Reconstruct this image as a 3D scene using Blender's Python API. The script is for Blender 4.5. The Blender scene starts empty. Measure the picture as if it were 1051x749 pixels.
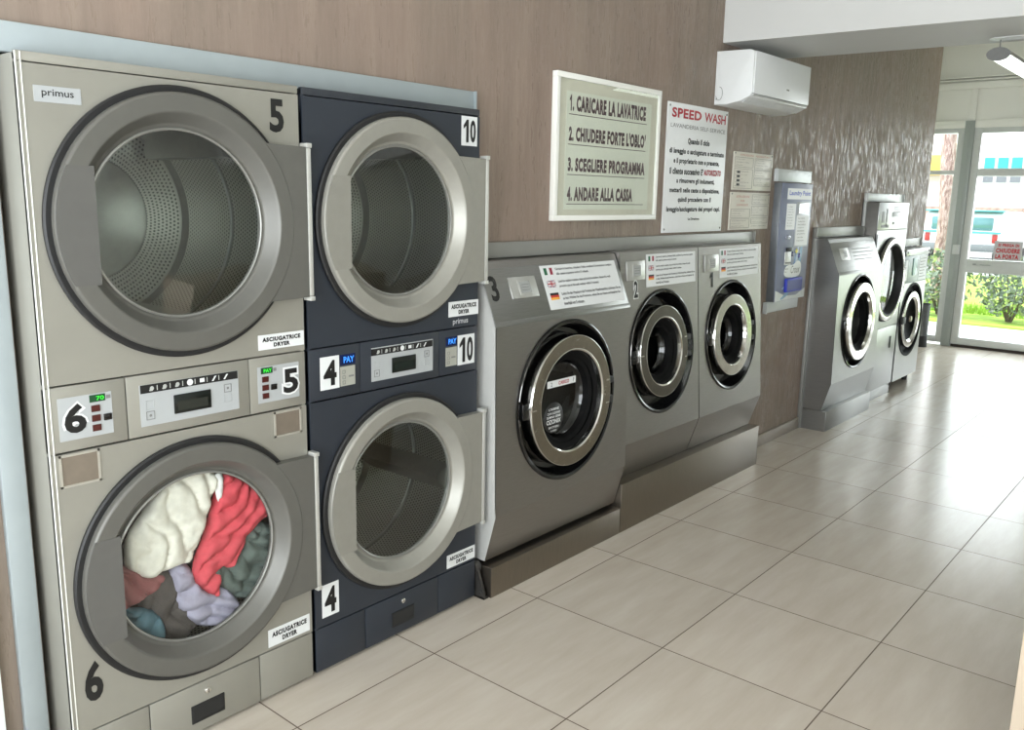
import bpy, bmesh, math, random
import numpy as np
from mathutils import Vector, Matrix, noise
PI = math.pi
C = bpy.context.scene.collection
scene = bpy.context.scene

# ------------------------------------------------------------------ camera, world, light
FPX, YAW, PIT, ROLL = 884.8976, 0.69999233, -0.19355851, 0.01954520
CAM = Vector((-2.03845, -2.06073, 1.64455))
Fv = Vector((math.cos(YAW)*math.cos(PIT), math.sin(YAW)*math.cos(PIT), math.sin(PIT)))
R0 = Vector((math.sin(YAW), -math.cos(YAW), 0)); U0 = R0.cross(Fv)
Rv = math.cos(ROLL)*R0 + math.sin(ROLL)*U0; Uv = -math.sin(ROLL)*R0 + math.cos(ROLL)*U0
cd = bpy.data.cameras.new('camera'); cam = bpy.data.objects.new('camera', cd); C.objects.link(cam)
cd.sensor_fit = 'HORIZONTAL'; cd.sensor_width = 36.0; cd.lens = FPX*36.0/1051.0
cd.clip_start = 0.05; cd.clip_end = 300
M = Matrix((Rv, Uv, -Fv)).transposed().to_4x4(); M.translation = CAM
cam.matrix_world = M
scene.camera = cam

w = bpy.data.worlds.new('sky'); scene.world = w; w.use_nodes = True
bg = w.node_tree.nodes['Background']; bg.inputs[0].default_value = (0.86, 0.94, 1.0, 1); bg.inputs[1].default_value = 4.2

def sun(travel, strength, angle=3):
    l = bpy.data.lights.new('sun', 'SUN'); l.energy = strength; l.angle = math.radians(angle)
    l.color = (1, .97, .92)
    o = bpy.data.objects.new('sun', l); C.objects.link(o)
    o.rotation_euler = Vector(travel).to_track_quat('-Z', 'Y').to_euler(); o.location = (12, 4, 9)
sun((.25, -.6, -1), 6)
def area(name, loc, direction, sx, sy, power, col):
    l = bpy.data.lights.new(name, 'AREA'); l.shape = 'RECTANGLE'; l.size = sx; l.size_y = sy; l.energy = power; l.color = col
    o = bpy.data.objects.new(name, l); C.objects.link(o); o.location = loc
    o.rotation_euler = Vector(direction).to_track_quat('-Z', 'Y').to_euler()
area('daylight_left_window', (-3.45, -2.05, 1.55), (1, 0, 0), 3.7, 2.3, 240, (.93, .97, 1))
area('daylight_front_window', (9.6, -0.6, 1.5), (-1, 0, -.1), 3.0, 2.4, 110, (.93, .97, 1))
scene.view_settings.view_transform = 'Standard'; scene.view_settings.look = 'None'
scene.view_settings.gamma = 1.0; scene.view_settings.use_curve_mapping = False
scene.view_settings.exposure = -0.18

# ------------------------------------------------------------------ helpers: materials
def lin(c):
    return tuple((v/255/12.92 if v/255 <= .04045 else ((v/255+.055)/1.055)**2.4) for v in c)
class NT:
    def __init__(s, name):
        s.m = bpy.data.materials.new(name); s.m.use_nodes = True; s.t = s.m.node_tree
        s.b = s.t.nodes['Principled BSDF']; s.out = s.t.nodes['Material Output']
    def n(s, typ, **kw):
        x = s.t.nodes.new(typ)
        for k, v in kw.items(): setattr(x, k, v)
        return x
    def l(s, a, b): s.t.links.new(a, b)
    def math(s, op, a, b=None, c=None):
        x = s.n('ShaderNodeMath', operation=op)
        for i, v in enumerate((a, b, c)):
            if v is None: continue
            if isinstance(v, (int, float)): x.inputs[i].default_value = v
            else: s.l(v, x.inputs[i])
        return x.outputs[0]
    def coord(s, kind='Object', scale=(1, 1, 1)):
        t = s.n('ShaderNodeTexCoord'); mp = s.n('ShaderNodeMapping'); mp.inputs['Scale'].default_value = scale
        s.l(t.outputs[kind], mp.inputs[0]); return mp.outputs[0]
    def noise(s, vec, scale=5, detail=3, rough=.5):
        x = s.n('ShaderNodeTexNoise'); x.inputs['Scale'].default_value = scale; x.inputs['Detail'].default_value = detail
        x.inputs['Roughness'].default_value = rough; s.l(vec, x.inputs['Vector']); return x.outputs['Fac']
    def ramp(s, fac, stops):
        x = s.n('ShaderNodeValToRGB'); e = x.color_ramp.elements
        while len(e) < len(stops): e.new(.5)
        for k, (p, c) in enumerate(stops):
            e[k].position = p; e[k].color = (*(c if not isinstance(c, (int, float)) else (c, c, c)), 1)
        s.l(fac, x.inputs[0]); return x.outputs[0]
    def mix(s, f, a, b):
        x = s.n('ShaderNodeMix', data_type='RGBA')
        if isinstance(f, (int, float)): x.inputs[0].default_value = f
        else: s.l(f, x.inputs[0])
        for i, v in ((6, a), (7, b)):
            if isinstance(v, tuple): x.inputs[i].default_value = (*v, 1)
            else: s.l(v, x.inputs[i])
        return x.outputs[2]
    def bump(s, h, strength=.2, dist=.01):
        x = s.n('ShaderNodeBump'); x.inputs['Strength'].default_value = strength; x.inputs['Distance'].default_value = dist
        s.l(h, x.inputs['Height']); s.l(x.outputs[0], s.b.inputs['Normal'])
MC = {}
def mat(name, col, rough=.5, metal=0., var=.06, scale=30, spec=.5, emit=None, es=1., stretch=(1, 1, 1), coat=0., bump=0.):
    if name in MC: return MC[name]
    t = NT(name); c = lin(col)
    v = t.coord('Object', stretch); nf = t.noise(v, scale, 3)
    lo = tuple(x*(1-var) for x in c); hi = tuple(min(1, x*(1+var)) for x in c)
    t.l(t.ramp(nf, [(.3, lo), (.7, hi)]), t.b.inputs['Base Color'])
    t.b.inputs['Roughness'].default_value = rough; t.b.inputs['Metallic'].default_value = metal
    t.b.inputs['Specular IOR Level'].default_value = spec; t.b.inputs['Coat Weight'].default_value = coat
    if bump: t.bump(nf, bump, .002)
    if emit:
        t.b.inputs['Emission Color'].default_value = (*lin(emit), 1); t.b.inputs['Emission Strength'].default_value = es
    MC[name] = t.m; return t.m
def steel(name, col, rough, stretch=(2, 2, 60), metal=1.0, rv=.08):
    t = NT(name); c = lin(col); v = t.coord('Object', stretch); nf = t.noise(v, 6, 4, .6)
    t.l(t.ramp(nf, [(.25, tuple(x*.9 for x in c)), (.75, tuple(min(1, x*1.08) for x in c))]), t.b.inputs['Base Color'])
    t.b.inputs['Metallic'].default_value = metal
    t.l(t.math('MULTIPLY_ADD', nf, rv*2, rough-rv), t.b.inputs['Roughness'])
    t.bump(nf, .04, .001); MC[name] = t.m; return t.m
def glassy(name, tint, refl=1.0, rough=.02, dens=0.0, ior=1.45):
    t = NT(name); t.t.nodes.remove(t.b)
    tr = t.n('ShaderNodeBsdfTransparent'); tr.inputs[0].default_value = (*tint, 1)
    gl = t.n('ShaderNodeBsdfGlossy'); gl.inputs['Roughness'].default_value = rough; gl.inputs[0].default_value = (refl, refl, refl, 1)
    ge = t.n('ShaderNodeNewGeometry'); dp = t.n('ShaderNodeVectorMath', operation='DOT_PRODUCT')
    t.l(ge.outputs['Incoming'], dp.inputs[0]); t.l(ge.outputs['Normal'], dp.inputs[1])
    f0 = ((ior-1)/(ior+1))**2
    q = t.math('POWER', t.math('SUBTRACT', 1.0, t.math('ABSOLUTE', dp.outputs['Value'])), 5.0)
    fac = t.math('MULTIPLY_ADD', q, 1-f0-dens, f0+dens)
    mx = t.n('ShaderNodeMixShader'); t.l(fac, mx.inputs[0]); t.l(tr.outputs[0], mx.inputs[1]); t.l(gl.outputs[0], mx.inputs[2])
    t.l(mx.outputs[0], t.out.inputs[0]); MC[name] = t.m; return t.m

def m_perforated(name, col, pitch_shift=0.0, hole=.28, rough=.35):
    t = NT(name); tc = t.n('ShaderNodeTexCoord'); sp = t.n('ShaderNodeSeparateXYZ'); t.l(tc.outputs['UV'], sp.inputs[0])
    u, v = sp.outputs[0], sp.outputs[1]
    row = t.math('FLOOR', v); odd = t.math('MULTIPLY', t.math('MODULO', row, 2), .5)
    fu = t.math('SUBTRACT', t.math('FRACT', t.math('ADD', u, odd)), .5); fv = t.math('SUBTRACT', t.math('FRACT', v), .5)
    d = t.math('SQRT', t.math('ADD', t.math('MULTIPLY', fu, fu), t.math('MULTIPLY', fv, fv)))
    f = t.math('GREATER_THAN', d, hole)
    c = lin(col)
    t.l(t.mix(f, (.008, .008, .008), c), t.b.inputs['Base Color'])
    t.l(f, t.b.inputs['Metallic']); t.b.inputs['Roughness'].default_value = rough
    MC[name] = t.m; return t.m

def m_floor():
    t = NT('beige_floor_tiles'); co = t.coord('Object'); sp = t.n('ShaderNodeSeparateXYZ'); t.l(co, sp.inputs[0])
    def edge(o):
        f = t.math('FRACT', t.math('ADD', t.math('DIVIDE', o, .6), 100.0)); return t.math('MINIMUM', f, t.math('SUBTRACT', 1.0, f))
    e = t.math('MINIMUM', edge(sp.outputs[0]), edge(sp.outputs[1]))
    g = t.math('LESS_THAN', e, .0038)
    cx = t.math('FLOOR', t.math('DIVIDE', sp.outputs[0], .6)); cy = t.math('FLOOR', t.math('DIVIDE', sp.outputs[1], .6))
    cb = t.n('ShaderNodeCombineXYZ'); t.l(cx, cb.inputs[0]); t.l(cy, cb.inputs[1])
    wn = t.n('ShaderNodeTexWhiteNoise'); t.l(cb.outputs[0], wn.inputs[0])
    off = t.n('ShaderNodeVectorMath', operation='MULTIPLY_ADD'); t.l(wn.outputs['Color'], off.inputs[0]); off.inputs[1].default_value = (9, 9, 9); t.l(co, off.inputs[2])
    mp = t.n('ShaderNodeMapping'); mp.inputs['Scale'].default_value = (1.1, 6, 1); mp.inputs['Rotation'].default_value = (0, 0, .1); t.l(off.outputs[0], mp.inputs[0])
    n1 = t.noise(mp.outputs[0], 2.2, 5, .6)
    base = t.ramp(n1, [(.2, lin((184, 173, 159))), (.5, lin((192, 182, 169))), (.8, lin((200, 192, 180)))])
    val = t.n('ShaderNodeHueSaturation'); t.l(base, val.inputs['Color']); t.l(t.math('MULTIPLY_ADD', wn.outputs['Value'], .08, .96), val.inputs['Value'])
    t.l(t.mix(g, val.outputs[0], lin((92, 78, 66))), t.b.inputs['Base Color'])
    t.l(t.math('MULTIPLY_ADD', g, .5, t.math('MULTIPLY_ADD', n1, .05, .19)), t.b.inputs['Roughness'])
    t.b.inputs['Specular IOR Level'].default_value = .5
    h = t.math('SUBTRACT', 1.0, g); t.bump(h, .4, .002)
    return t.m
def m_wall():
    t = NT('streaked_taupe_plaster')
    n1 = t.noise(t.coord('Object', (7, 7, .55)), 3.0, 5, .62)
    n2 = t.noise(t.coord('Object', (1.1, 1.1, .5)), 1.3, 3, .5)
    n3 = t.noise(t.coord('Object', (34, 34, 5)), 1.6, 5, .7)
    a = t.ramp(n1, [(.3, lin((118, 105, 95))), (.5, lin((133, 118, 108))), (.7, lin((149, 134, 121)))])
    b = t.ramp(n2, [(.35, lin((147, 127, 114))), (.65, lin((132, 123, 110)))])
    t.l(t.mix(.45, a, b), t.b.inputs['Base Color'])
    t.l(t.ramp(n3, [(.47, .78), (.60, .26)]), t.b.inputs['Roughness'])
    t.b.inputs['Specular IOR Level'].default_value = .45
    t.bump(n3, .24, .003)
    return t.m
M_FLOOR = m_floor(); M_WALL = m_wall()
M_WHITE = mat('white_paint', (226, 226, 220), .6, var=.015, scale=3)
M_CREAMWALL = mat('cream_paint', (236, 236, 228), .6, var=.015, scale=3)
M_ALU = mat('white_aluminium', (205, 209, 206), .35, .15, var=.02)
M_ALUG = mat('grey_aluminium', (165, 172, 168), .4, .2, var=.02)
M_COLLAR = mat('pale_grey_collar', (160, 169, 172), .45, .25, var=.03, scale=12)
M_COLLAR_D = mat('grey_steel_collar', (150, 150, 146), .42, .5, var=.03, scale=12)
M_SILVER = mat('champagne_silver_paint', (150, 148, 139), .42, .35, var=.03, scale=9)
M_NAVY = mat('navy_paint', (44, 49, 57), .42, .1, var=.04, scale=9)
M_RING_D = mat('taupe_door_plastic', (98, 97, 92), .42, .25, var=.03)
M_RING_DH = mat('grey_door_grip_plastic', (92, 91, 88), .45, .1, var=.03)
M_RING_L = mat('pale_silver_door_plastic', (148, 146, 138), .40, .3, var=.03)
M_RING_LH = mat('silver_door_grip_plastic', (143, 141, 133), .42, .3, var=.03)
M_BLACK = mat('black_rubber', (24, 24, 25), .55, var=.1)
M_BLACKGLOSS = mat('black_gloss_plastic', (14, 14, 15), .12, var=.1, spec=.6)
M_DARK = mat('dark_interior', (30, 30, 29), .7)
M_BARMETAL = mat('satin_hinge_metal', (205, 205, 200), .3, .5, var=.02)
M_INK = mat('black_print', (18, 18, 18), .5, var=.02)
M_GREYINK = mat('grey_print', (120, 120, 118), .5, var=.02)
M_RED = mat('red_print', (170, 30, 45), .5, var=.02)
M_PURPLEINK = mat('plum_print', (78, 48, 58), .5, var=.02)
M_PAPER = mat('white_label', (220, 222, 222), .35, var=.01)
M_PANELGREY = mat('pale_grey_overlay', (166, 169, 170), .35, var=.02)
M_PANELGREY2 = mat('keypad_grey_overlay', (160, 160, 150), .4, var=.02)
M_DISPLAY = mat('dark_display', (14, 20, 18), .15, var=.05)
M_STEEL = steel('brushed_stainless', (156, 153, 150), .36, (3, 3, 70))
M_STEEL_L = steel('brushed_stainless_light', (152, 152, 150), .34, (3, 3, 70))
M_PLINTH = steel('brushed_steel_plinth', (140, 132, 122), .38, (50, 3, 3))
M_CHROME = steel('polished_door_steel', (150, 142, 130), .26, (4, 4, 4), rv=.04)
M_MIRROR = steel('mirror_door_steel', (205, 202, 196), .12, (4, 4, 4), rv=.02)
M_CHROMEB = steel('bright_rim_steel', (228, 226, 222), .12, (4, 4, 4), rv=.02)
M_DRUM = m_perforated('perforated_drum_steel', (178, 176, 168))
M_DRUMPLAIN = steel('drum_steel', (165, 164, 158), .32, (6, 6, 6))
M_GLASS = glassy('dryer_door_glass', (.74, .80, .78), .9, .05, .07)
M_GLASSCL = glassy('clear_door_glass', (.9, .92, .9), .9, .03, .01)
M_WGLASS = glassy('washer_bowl_glass', (.30, .34, .33), .9, .02, .015)
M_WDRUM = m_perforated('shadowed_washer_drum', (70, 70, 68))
M_PANE = glassy('window_glass', (.97, .985, .98), .9, .01, .0)
M_LED_G = mat('green_led', (20, 60, 20), .4, emit=(60, 235, 60), es=1.6)
M_LED_B = mat('blue_led', (20, 40, 90), .4, emit=(60, 150, 255), es=1.8)
M_REDBTN = mat('dark_red_display', (70, 26, 22), .3)

# ------------------------------------------------------------------ helpers: meshes
class B:
    def __init__(s): s.bm = bmesh.new(); s.uv = s.bm.loops.layers.uv.new('uv')
    def face(s, pts, mi=0):
        f = s.bm.faces.new([s.bm.verts.new(p) for p in pts]); f.material_index = mi; return f
    def box(s, x0, x1, y0, y1, z0, z1, bev=0., mi=0, seg=2):
        vs = [s.bm.verts.new((x, y, z)) for x in (x0, x1) for y in (y0, y1) for z in (z0, z1)]
        fs = []
        for q in ((0, 1, 3, 2), (4, 6, 7, 5), (0, 4, 5, 1), (2, 3, 7, 6), (0, 2, 6, 4), (1, 5, 7, 3)):
            f = s.bm.faces.new([vs[i] for i in q]); f.material_index = mi; fs.append(f)
        if bev:
            es = list({e for f in fs for e in f.edges})
            bmesh.ops.bevel(s.bm, geom=es, offset=bev, segments=seg, profile=.5, affect='EDGES', clamp_overlap=True, material=mi)
        return s
    def fbox(s, fr, u0, u1, v0, v1, d0, d1, mi=0, bev=0.):
        vs = [s.bm.verts.new(fr(u, v, d)) for u in (u0, u1) for d in (d0, d1) for v in (v0, v1)]
        fs = []
        for q in ((0, 1, 3, 2), (4, 6, 7, 5), (0, 4, 5, 1), (2, 3, 7, 6), (0, 2, 6, 4), (1, 5, 7, 3)):
            f = s.bm.faces.new([vs[i] for i in q]); f.material_index = mi; fs.append(f)
        if bev:
            bmesh.ops.bevel(s.bm, geom=list({e for f in fs for e in f.edges}), offset=bev, segments=2, profile=.5, affect='EDGES', clamp_overlap=True, material=mi)
        return s
    def lathe(s, fr, prof, n=64, mi=0, cu=0, cv=0, a0=0., a1=2*PI, pitch=None, closed=False):
        """prof: list of (r, d[, mi]); d = outward along frame normal."""
        full = abs(a1-a0-2*PI) < 1e-6; m = n if full else n+1
        rings = []
        for p in prof:
            if p[0] < 1e-6: rings.append([s.bm.verts.new(fr(cu, cv, p[1]))]); continue
            rings.append([s.bm.verts.new(fr(cu+p[0]*math.cos(a0+(a1-a0)*k/n), cv+p[0]*math.sin(a0+(a1-a0)*k/n), p[1])) for k in range(m)])
        L = 0.
        for i in range(len(prof)-1):
            A, Bq = rings[i], rings[i+1]
            mi2 = prof[i][2] if len(prof[i]) > 2 else mi
            L2 = L + math.hypot(prof[i+1][0]-prof[i][0], prof[i+1][1]-prof[i][1])
            for k in range(n):
                k2 = (k+1) % m
                if len(A) == 1 and len(Bq) == 1: continue
                if len(A) == 1: vs = [A[0], Bq[k], Bq[k2]]
                elif len(Bq) == 1: vs = [A[k], Bq[0], A[k2]]
                else: vs = [A[k], Bq[k], Bq[k2], A[k2]]
                f = s.bm.faces.new(vs); f.material_index = mi2; f.smooth = True
                if pitch:
                    N = max(8, round(2*PI*max(prof[i][0], prof[i+1][0])/pitch/2)*2)
                    uvs = {0: (k/n*N, L/pitch), 1: (k/n*N, L2/pitch), 2: ((k+1)/n*N, L2/pitch), 3: ((k+1)/n*N, L/pitch)}
                    if len(vs) == 4:
                        for lp, j in zip(f.loops, range(4)): lp[s.uv].uv = uvs[j]
                    else:
                        for lp in f.loops: lp[s.uv].uv = (0, 0)
            L = L2
        return s
    def prism(s, fr, poly, d0, d1, mi=0):
        a = [s.bm.verts.new(fr(u, v, d1)) for u, v in poly]; b = [s.bm.verts.new(fr(u, v, d0)) for u, v in poly]
        f = s.bm.faces.new(a); f.material_index = mi; f = s.bm.faces.new(b[::-1]); f.material_index = mi
        n = len(poly)
        for k in range(n):
            f = s.bm.faces.new((a[k], b[k], b[(k+1) % n], a[(k+1) % n])); f.material_index = mi
        return s
    def holed(s, fr, u0, u1, v0, v1, cu, cv, r, d0, d1, n=64, mi=0):
        """rectangular plate with a round hole, front at d1, back at d0"""
        angs = sorted({round(2*PI*k/n, 6) for k in range(n)} | {round(math.atan2(v-cv, u-cu) % (2*PI), 6) for u in (u0, u1) for v in (v0, v1)})
        def rim(a):
            c, q = math.cos(a), math.sin(a); t = 1e9
            if c > 1e-9: t = min(t, (u1-cu)/c)
            if c < -1e-9: t = min(t, (u0-cu)/c)
            if q > 1e-9: t = min(t, (v1-cv)/q)
            if q < -1e-9: t = min(t, (v0-cv)/q)
            return cu+c*t, cv+q*t
        R = []
        for a in angs:
            ou, ov = rim(a); hu, hv = cu+r*math.cos(a), cv+r*math.sin(a)
            R.append([s.bm.verts.new(fr(ou, ov, d0)), s.bm.verts.new(fr(ou, ov, d1)), s.bm.verts.new(fr(hu, hv, d1)), s.bm.verts.new(fr(hu, hv, d0))])
        m = len(R)
        for k in range(m):
            A, Q = R[k], R[(k+1) % m]
            for j in range(3):
                f = s.bm.faces.new((A[j], A[j+1], Q[j+1], Q[j])); f.material_index = mi
        return s
    def tube(s, pts, r, n=10, mi=0, cap=True):
        pts = [Vector([float(c) for c in p]) for p in pts]; rings = []
        rr = r if isinstance(r, (list, tuple)) else [r]*len(pts)
        for i, p in enumerate(pts):
            d = (pts[min(i+1, len(pts)-1)]-pts[max(i-1, 0)]).normalized()
            a = d.cross(Vector((0, 0, 1)) if abs(d.z) < .9 else Vector((1, 0, 0))).normalized(); b = d.cross(a)
            rings.append([s.bm.verts.new(p+rr[i]*(math.cos(2*PI*k/n)*a+math.sin(2*PI*k/n)*b)) for k in range(n)])
        for i in range(len(pts)-1):
            for k in range(n):
                f = s.bm.faces.new((rings[i][k], rings[i][(k+1) % n], rings[i+1][(k+1) % n], rings[i+1][k])); f.material_index = mi; f.smooth = True
        if cap:
            for q in (rings[0][::-1], rings[-1]): s.bm.faces.new(q).material_index = mi
        return s
    def text(s, string, fr, u0, v0, wd, ht, d=.0012, mi=0, bold=0., shear=0.):
        V, Fs = glyphs(string, bold, shear)
        vs = [s.bm.verts.new(fr(u0+a*wd, v0+b*ht, d)) for a, b in V]
        for f in Fs:
            try: q = s.bm.faces.new([vs[i] for i in f]); q.material_index = mi
            except ValueError: pass
        return s
GC = {}
ONE = [(.0, .74), (.62, 1.0), (1.0, 1.0), (1.0, 0), (.52, 0), (.52, .72), (.0, .58)]      # a figure one with its flag
def glyphs(string, bold, shear):
    key = (string, bold, shear)
    if key not in GC and string[0] == '1':
        if len(string) == 1: GC[key] = (ONE, [tuple(range(len(ONE)))])
        else:
            V, Fs = glyphs(string[1:].lstrip(), bold, shear) if string[1] != '.' else glyphs('.' + string[2:], bold, shear)
            frac = .42 if len(string) == 2 else .024; gap = .12 if len(string) == 2 else .012; k = 1-frac-gap
            GC[key] = ([(a*frac, c) for a, c in ONE] + [(frac+gap+a*k, c) for a, c in V], [tuple(range(len(ONE)))] + [tuple(i+len(ONE) for i in f) for f in Fs])
    if key not in GC:
        cu = bpy.data.curves.new('text', 'FONT'); cu.body = string; cu.offset = bold; cu.shear = shear; cu.resolution_u = 3; cu.fill_mode = 'FRONT'; cu.space_character = 1 + max(0, bold-.02)*4
        o = bpy.data.objects.new('text', cu); me = bpy.data.meshes.new_from_object(o)
        V = [(v.co.x, v.co.y) for v in me.vertices]; Fs = [tuple(p.vertices) for p in me.polygons]
        bpy.data.objects.remove(o); bpy.data.curves.remove(cu); bpy.data.meshes.remove(me)
        xs = [a for a, b in V]; ys = [b for a, b in V]
        x0, x1, y0, y1 = min(xs), max(xs), min(ys), max(ys)
        GC[key] = ([((a-x0)/(x1-x0), (b-y0)/(y1-y0)) for a, b in V], Fs)
    return GC[key]
def obj(name, b, mats, parent=None, label=None, smooth=35, **props):
    bm = b.bm if isinstance(b, B) else b
    bmesh.ops.recalc_face_normals(bm, faces=bm.faces[:])
    me = bpy.data.meshes.new(name); bm.to_mesh(me); bm.free()
    for m in (mats if isinstance(mats, (list, tuple)) else [mats]): me.materials.append(m)
    if smooth:
        me.shade_smooth(); me.set_sharp_from_angle(angle=math.radians(smooth))
    o = bpy.data.objects.new(name, me); C.objects.link(o)
    if parent: o.parent = parent
    if label: o['label'] = label
    for k, v in props.items(): o[k] = v
    return o
def thing(name, label, cat, loc=(0, 0, 0), group=None, rot=(0, 0, 0)):
    o = bpy.data.objects.new(name, None); C.objects.link(o); o.location = loc; o.rotation_euler = rot
    o.empty_display_size = .1
    o['label'] = label; o['category'] = cat
    if group: o['group'] = group
    return o
def tag(o, label, cat, group=None):
    o['label'] = label; o['category'] = cat
    if group: o['group'] = group
    return o
def struct(name, b, m, parent=None, label=None, smooth=35):
    o = obj(name, b, m, parent, label, smooth)
    if not parent: o['kind'] = 'structure'
    return o
def struct_root(name, loc):
    o = bpy.data.objects.new(name, None); C.objects.link(o); o.location = loc; o['kind'] = 'structure'; return o
def front(y=0.):                                    # vertical face looking towards -y
    return lambda u, v, d: Vector((u, y-d, v))
def tilted(y0, z0, y1, z1):                         # sloped face through two (y, z) points; v measured up the slope from the first
    S = Vector((0, y1-y0, z1-z0)).normalized(); N = Vector((1, 0, 0)).cross(S)
    if N.y > 0: N = -N
    o = Vector((0, y0, z0))
    return lambda u, v, d: o + Vector((u, 0, 0)) + S*v + N*d

# ------------------------------------------------------------------ room shell
YW = .31
CEIL = 3.45
b = B(); b.box(-3.3, 9.05, -4.4, 1.3, -.12, 0); struct('floor', b, M_FLOOR, smooth=0)
b = B(); b.box(-6.0, 9.3, -6.0, 1.4, CEIL, CEIL+.15); struct('ceiling', b, M_WHITE, smooth=0)  # slab extended past the left wall as an unseen overhang against the sun
HOLES = [(-1.2, .45, 0, 1.985), (.45, 3.01, 0, 1.415), (3.36, 3.845, 1.0, 1.75), (4.07, 5.04, 0, 1.415), (5.04, 5.86, 0, 1.67), (5.86, 6.6, 0, 1.28)]
def wall_back():
    xs = sorted({-3.3, 6.8} | {h[i] for h in HOLES for i in (0, 1)}); zs = sorted({0., CEIL} | {h[i] for h in HOLES for i in (2, 3)})
    bm = bmesh.new()
    for i in range(len(xs)-1):
        for j in range(len(zs)-1):
            cx, cz = (xs[i]+xs[i+1])/2, (zs[j]+zs[j+1])/2
            if any(h[0] < cx < h[1] and h[2] < cz < h[3] for h in HOLES): continue
            bm.faces.new([bm.verts.new((x, YW, z)) for x, z in ((xs[i], zs[j]), (xs[i+1], zs[j]), (xs[i+1], zs[j+1]), (xs[i], zs[j+1]))])
    bmesh.ops.remove_doubles(bm, verts=bm.verts[:], dist=1e-5)
    r = bmesh.ops.extrude_face_region(bm, geom=bm.faces[:])
    bmesh.ops.translate(bm, verts=[v for v in r['geom'] if isinstance(v, bmesh.types.BMVert)], vec=(0, .06, 0))
    struct('wall_back', bm, M_WALL, smooth=0)
wall_back()
b = B(); b.box(6.74, 6.8, YW+.06, 1.3, 0, CEIL); struct('wall_return', b, M_WALL, smooth=0)
b = B(); b.box(-3.3, 9.3, 1.3, 1.4, 0, CEIL); struct('wall_rear', b, M_CREAMWALL, smooth=0)
b = B()   # left wall with a wide shop window
b.box(-3.4, -3.3, -.1, 1.3, 0, CEIL); b.box(-3.4, -3.3, -4.4, -4.0, 0, CEIL); b.box(-3.4, -3.3, -4.0, -.1, 0, .35); b.box(-3.4, -3.3, -4.0, -.1, 2.75, CEIL)
struct('wall_left', b, M_WHITE, smooth=0)
b = B()
b.box(-3.4, 9.3, -4.5, -4.4, 0, CEIL)
struct('wall_right', b, M_WHITE, smooth=0)
b = B()
for y in (-4.0, -2.73, -1.45, -.18): b.box(-3.39, -3.31, y, y+.08, .35, 2.75)
b.box(-3.39, -3.31, -4.0, -.1, .35, .43); b.box(-3.39, -3.31, -4.0, -.1, 2.67, 2.75)
struct('window_3', b, M_ALU, smooth=0)
# dropped beam crossing the room
b = B()
fz = lambda u, v, d: Vector((u, v, d))
b.prism(fz, [(2.532, YW), (3.235, YW), (3.235+.36, -4.4), (2.532+.36, -4.4)], 2.497, CEIL)
struct('trim_beam', b, mat('pale_grey_beam_paint', (200, 200, 198), .6, var=.01, scale=3), smooth=0)
b = B(); b.box(3.0, 4.06, .295, YW, 0, .08, .003); struct('baseboard_back', b, mat('grey_skirting_tile', (150, 140, 128), .3, var=.05))
b = B(); b.box(-1.46, -1.318, .275, YW, 0, 2.25, .004); struct('trim_1', b, mat('white_casing', (236, 240, 240), .4, var=.01))

# collars that cover the gaps between the machines and the wall
def collar(name, x0, x1, zt, zb, m, wl=.06, left=True, right=True, out=.022, yb=YW):
    b = B()
    # folded strip: flat band against the wall with a lip turned in at its ends
    b.box(x0, x1, yb-out, yb, zb, zt, .004)
    if left: b.box(x0, x0+wl, yb-out, yb, 0, zb-.0005, .004)
    if right: b.box(x1-wl, x1, yb-out, yb, 0, zb-.0005, .004)
    b.box(x0-.0, x0+.006, yb-out-.012, yb-out+.002, zb, zt); b.box(x1-.006, x1, yb-out-.012, yb-out+.002, zb, zt)
    return struct(name, b, m)
collar('trim_2', -1.268, .497, 2.035, 1.962, M_COLLAR, wl=.06, right=False)
collar('trim_3', .50, 3.055, 1.457, 1.392, M_COLLAR_D, left=False, right=False)
collar('trim_4', 4.055, 5.05, 1.465, 1.392, M_COLLAR_D, wl=.04, right=False)
collar('trim_5', 5.055, 5.99, 1.72, 1.655, mat('pale_collar', (206, 208, 206), .42, .3, var=.02), wl=.03, left=True, right=False)
collar('trim_6', 5.995, 6.66, 1.335, 1.262, M_COLLAR_D, left=False, right=False)

# ------------------------------------------------------------------ street front
XF = 9.05
def bars(name, lst, m, parent=None, x0=XF-.03, x1=XF+.04, bev=.004, label=None):
    b = B()
    for (y0, y1, z0, z1) in lst: b.box(x0, x1, y0, y1, z0, z1, bev)
    return struct(name, b, m, parent, label)
def pane(parent, y0, y1, z0, z1):
    b = B(); b.box(XF, XF+.006, y0, y1, z0, z1); return obj('glass_pane', b, M_PANE, parent, smooth=0)
r = struct_root('window_1', (0, 0, 0))
bars('window_frame', [(.585, .65, .03, 2.50), (1.22, 1.29, .03, 2.50), (.65, 1.22, .03, .105), (.65, 1.22, 1.985, 2.03), (.65, 1.22, 2.445, 2.50)], M_ALU, r)
pane(r, .64, 1.23, .10, 1.99); pane(r, .64, 1.23, 2.02, 2.45)
b = B(); b.box(XF-.045, XF+.05, .482, .583, 0, 2.58, .004); b.box(XF-.052, XF-.044, .517, .548, .02, 2.57, .002)
struct('trim_post', b, M_ALUG)
r = struct_root('door_1', (0, 0, 0))
bars('door_frame', [(.40, .48, .03, 2.50), (-.66, -.58, .03, 2.50), (-.58, .40, .03, .112), (-.58, .40, .878, 1.03), (-.58, .40, 1.965, 2.05), (-.58, .40, 2.44, 2.50)], M_ALU, r)
pane(r, -.59, .41, .105, .885); pane(r, -.59, .41, 1.022, 1.972); pane(r, -.59, .41, 2.043, 2.447)
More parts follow.
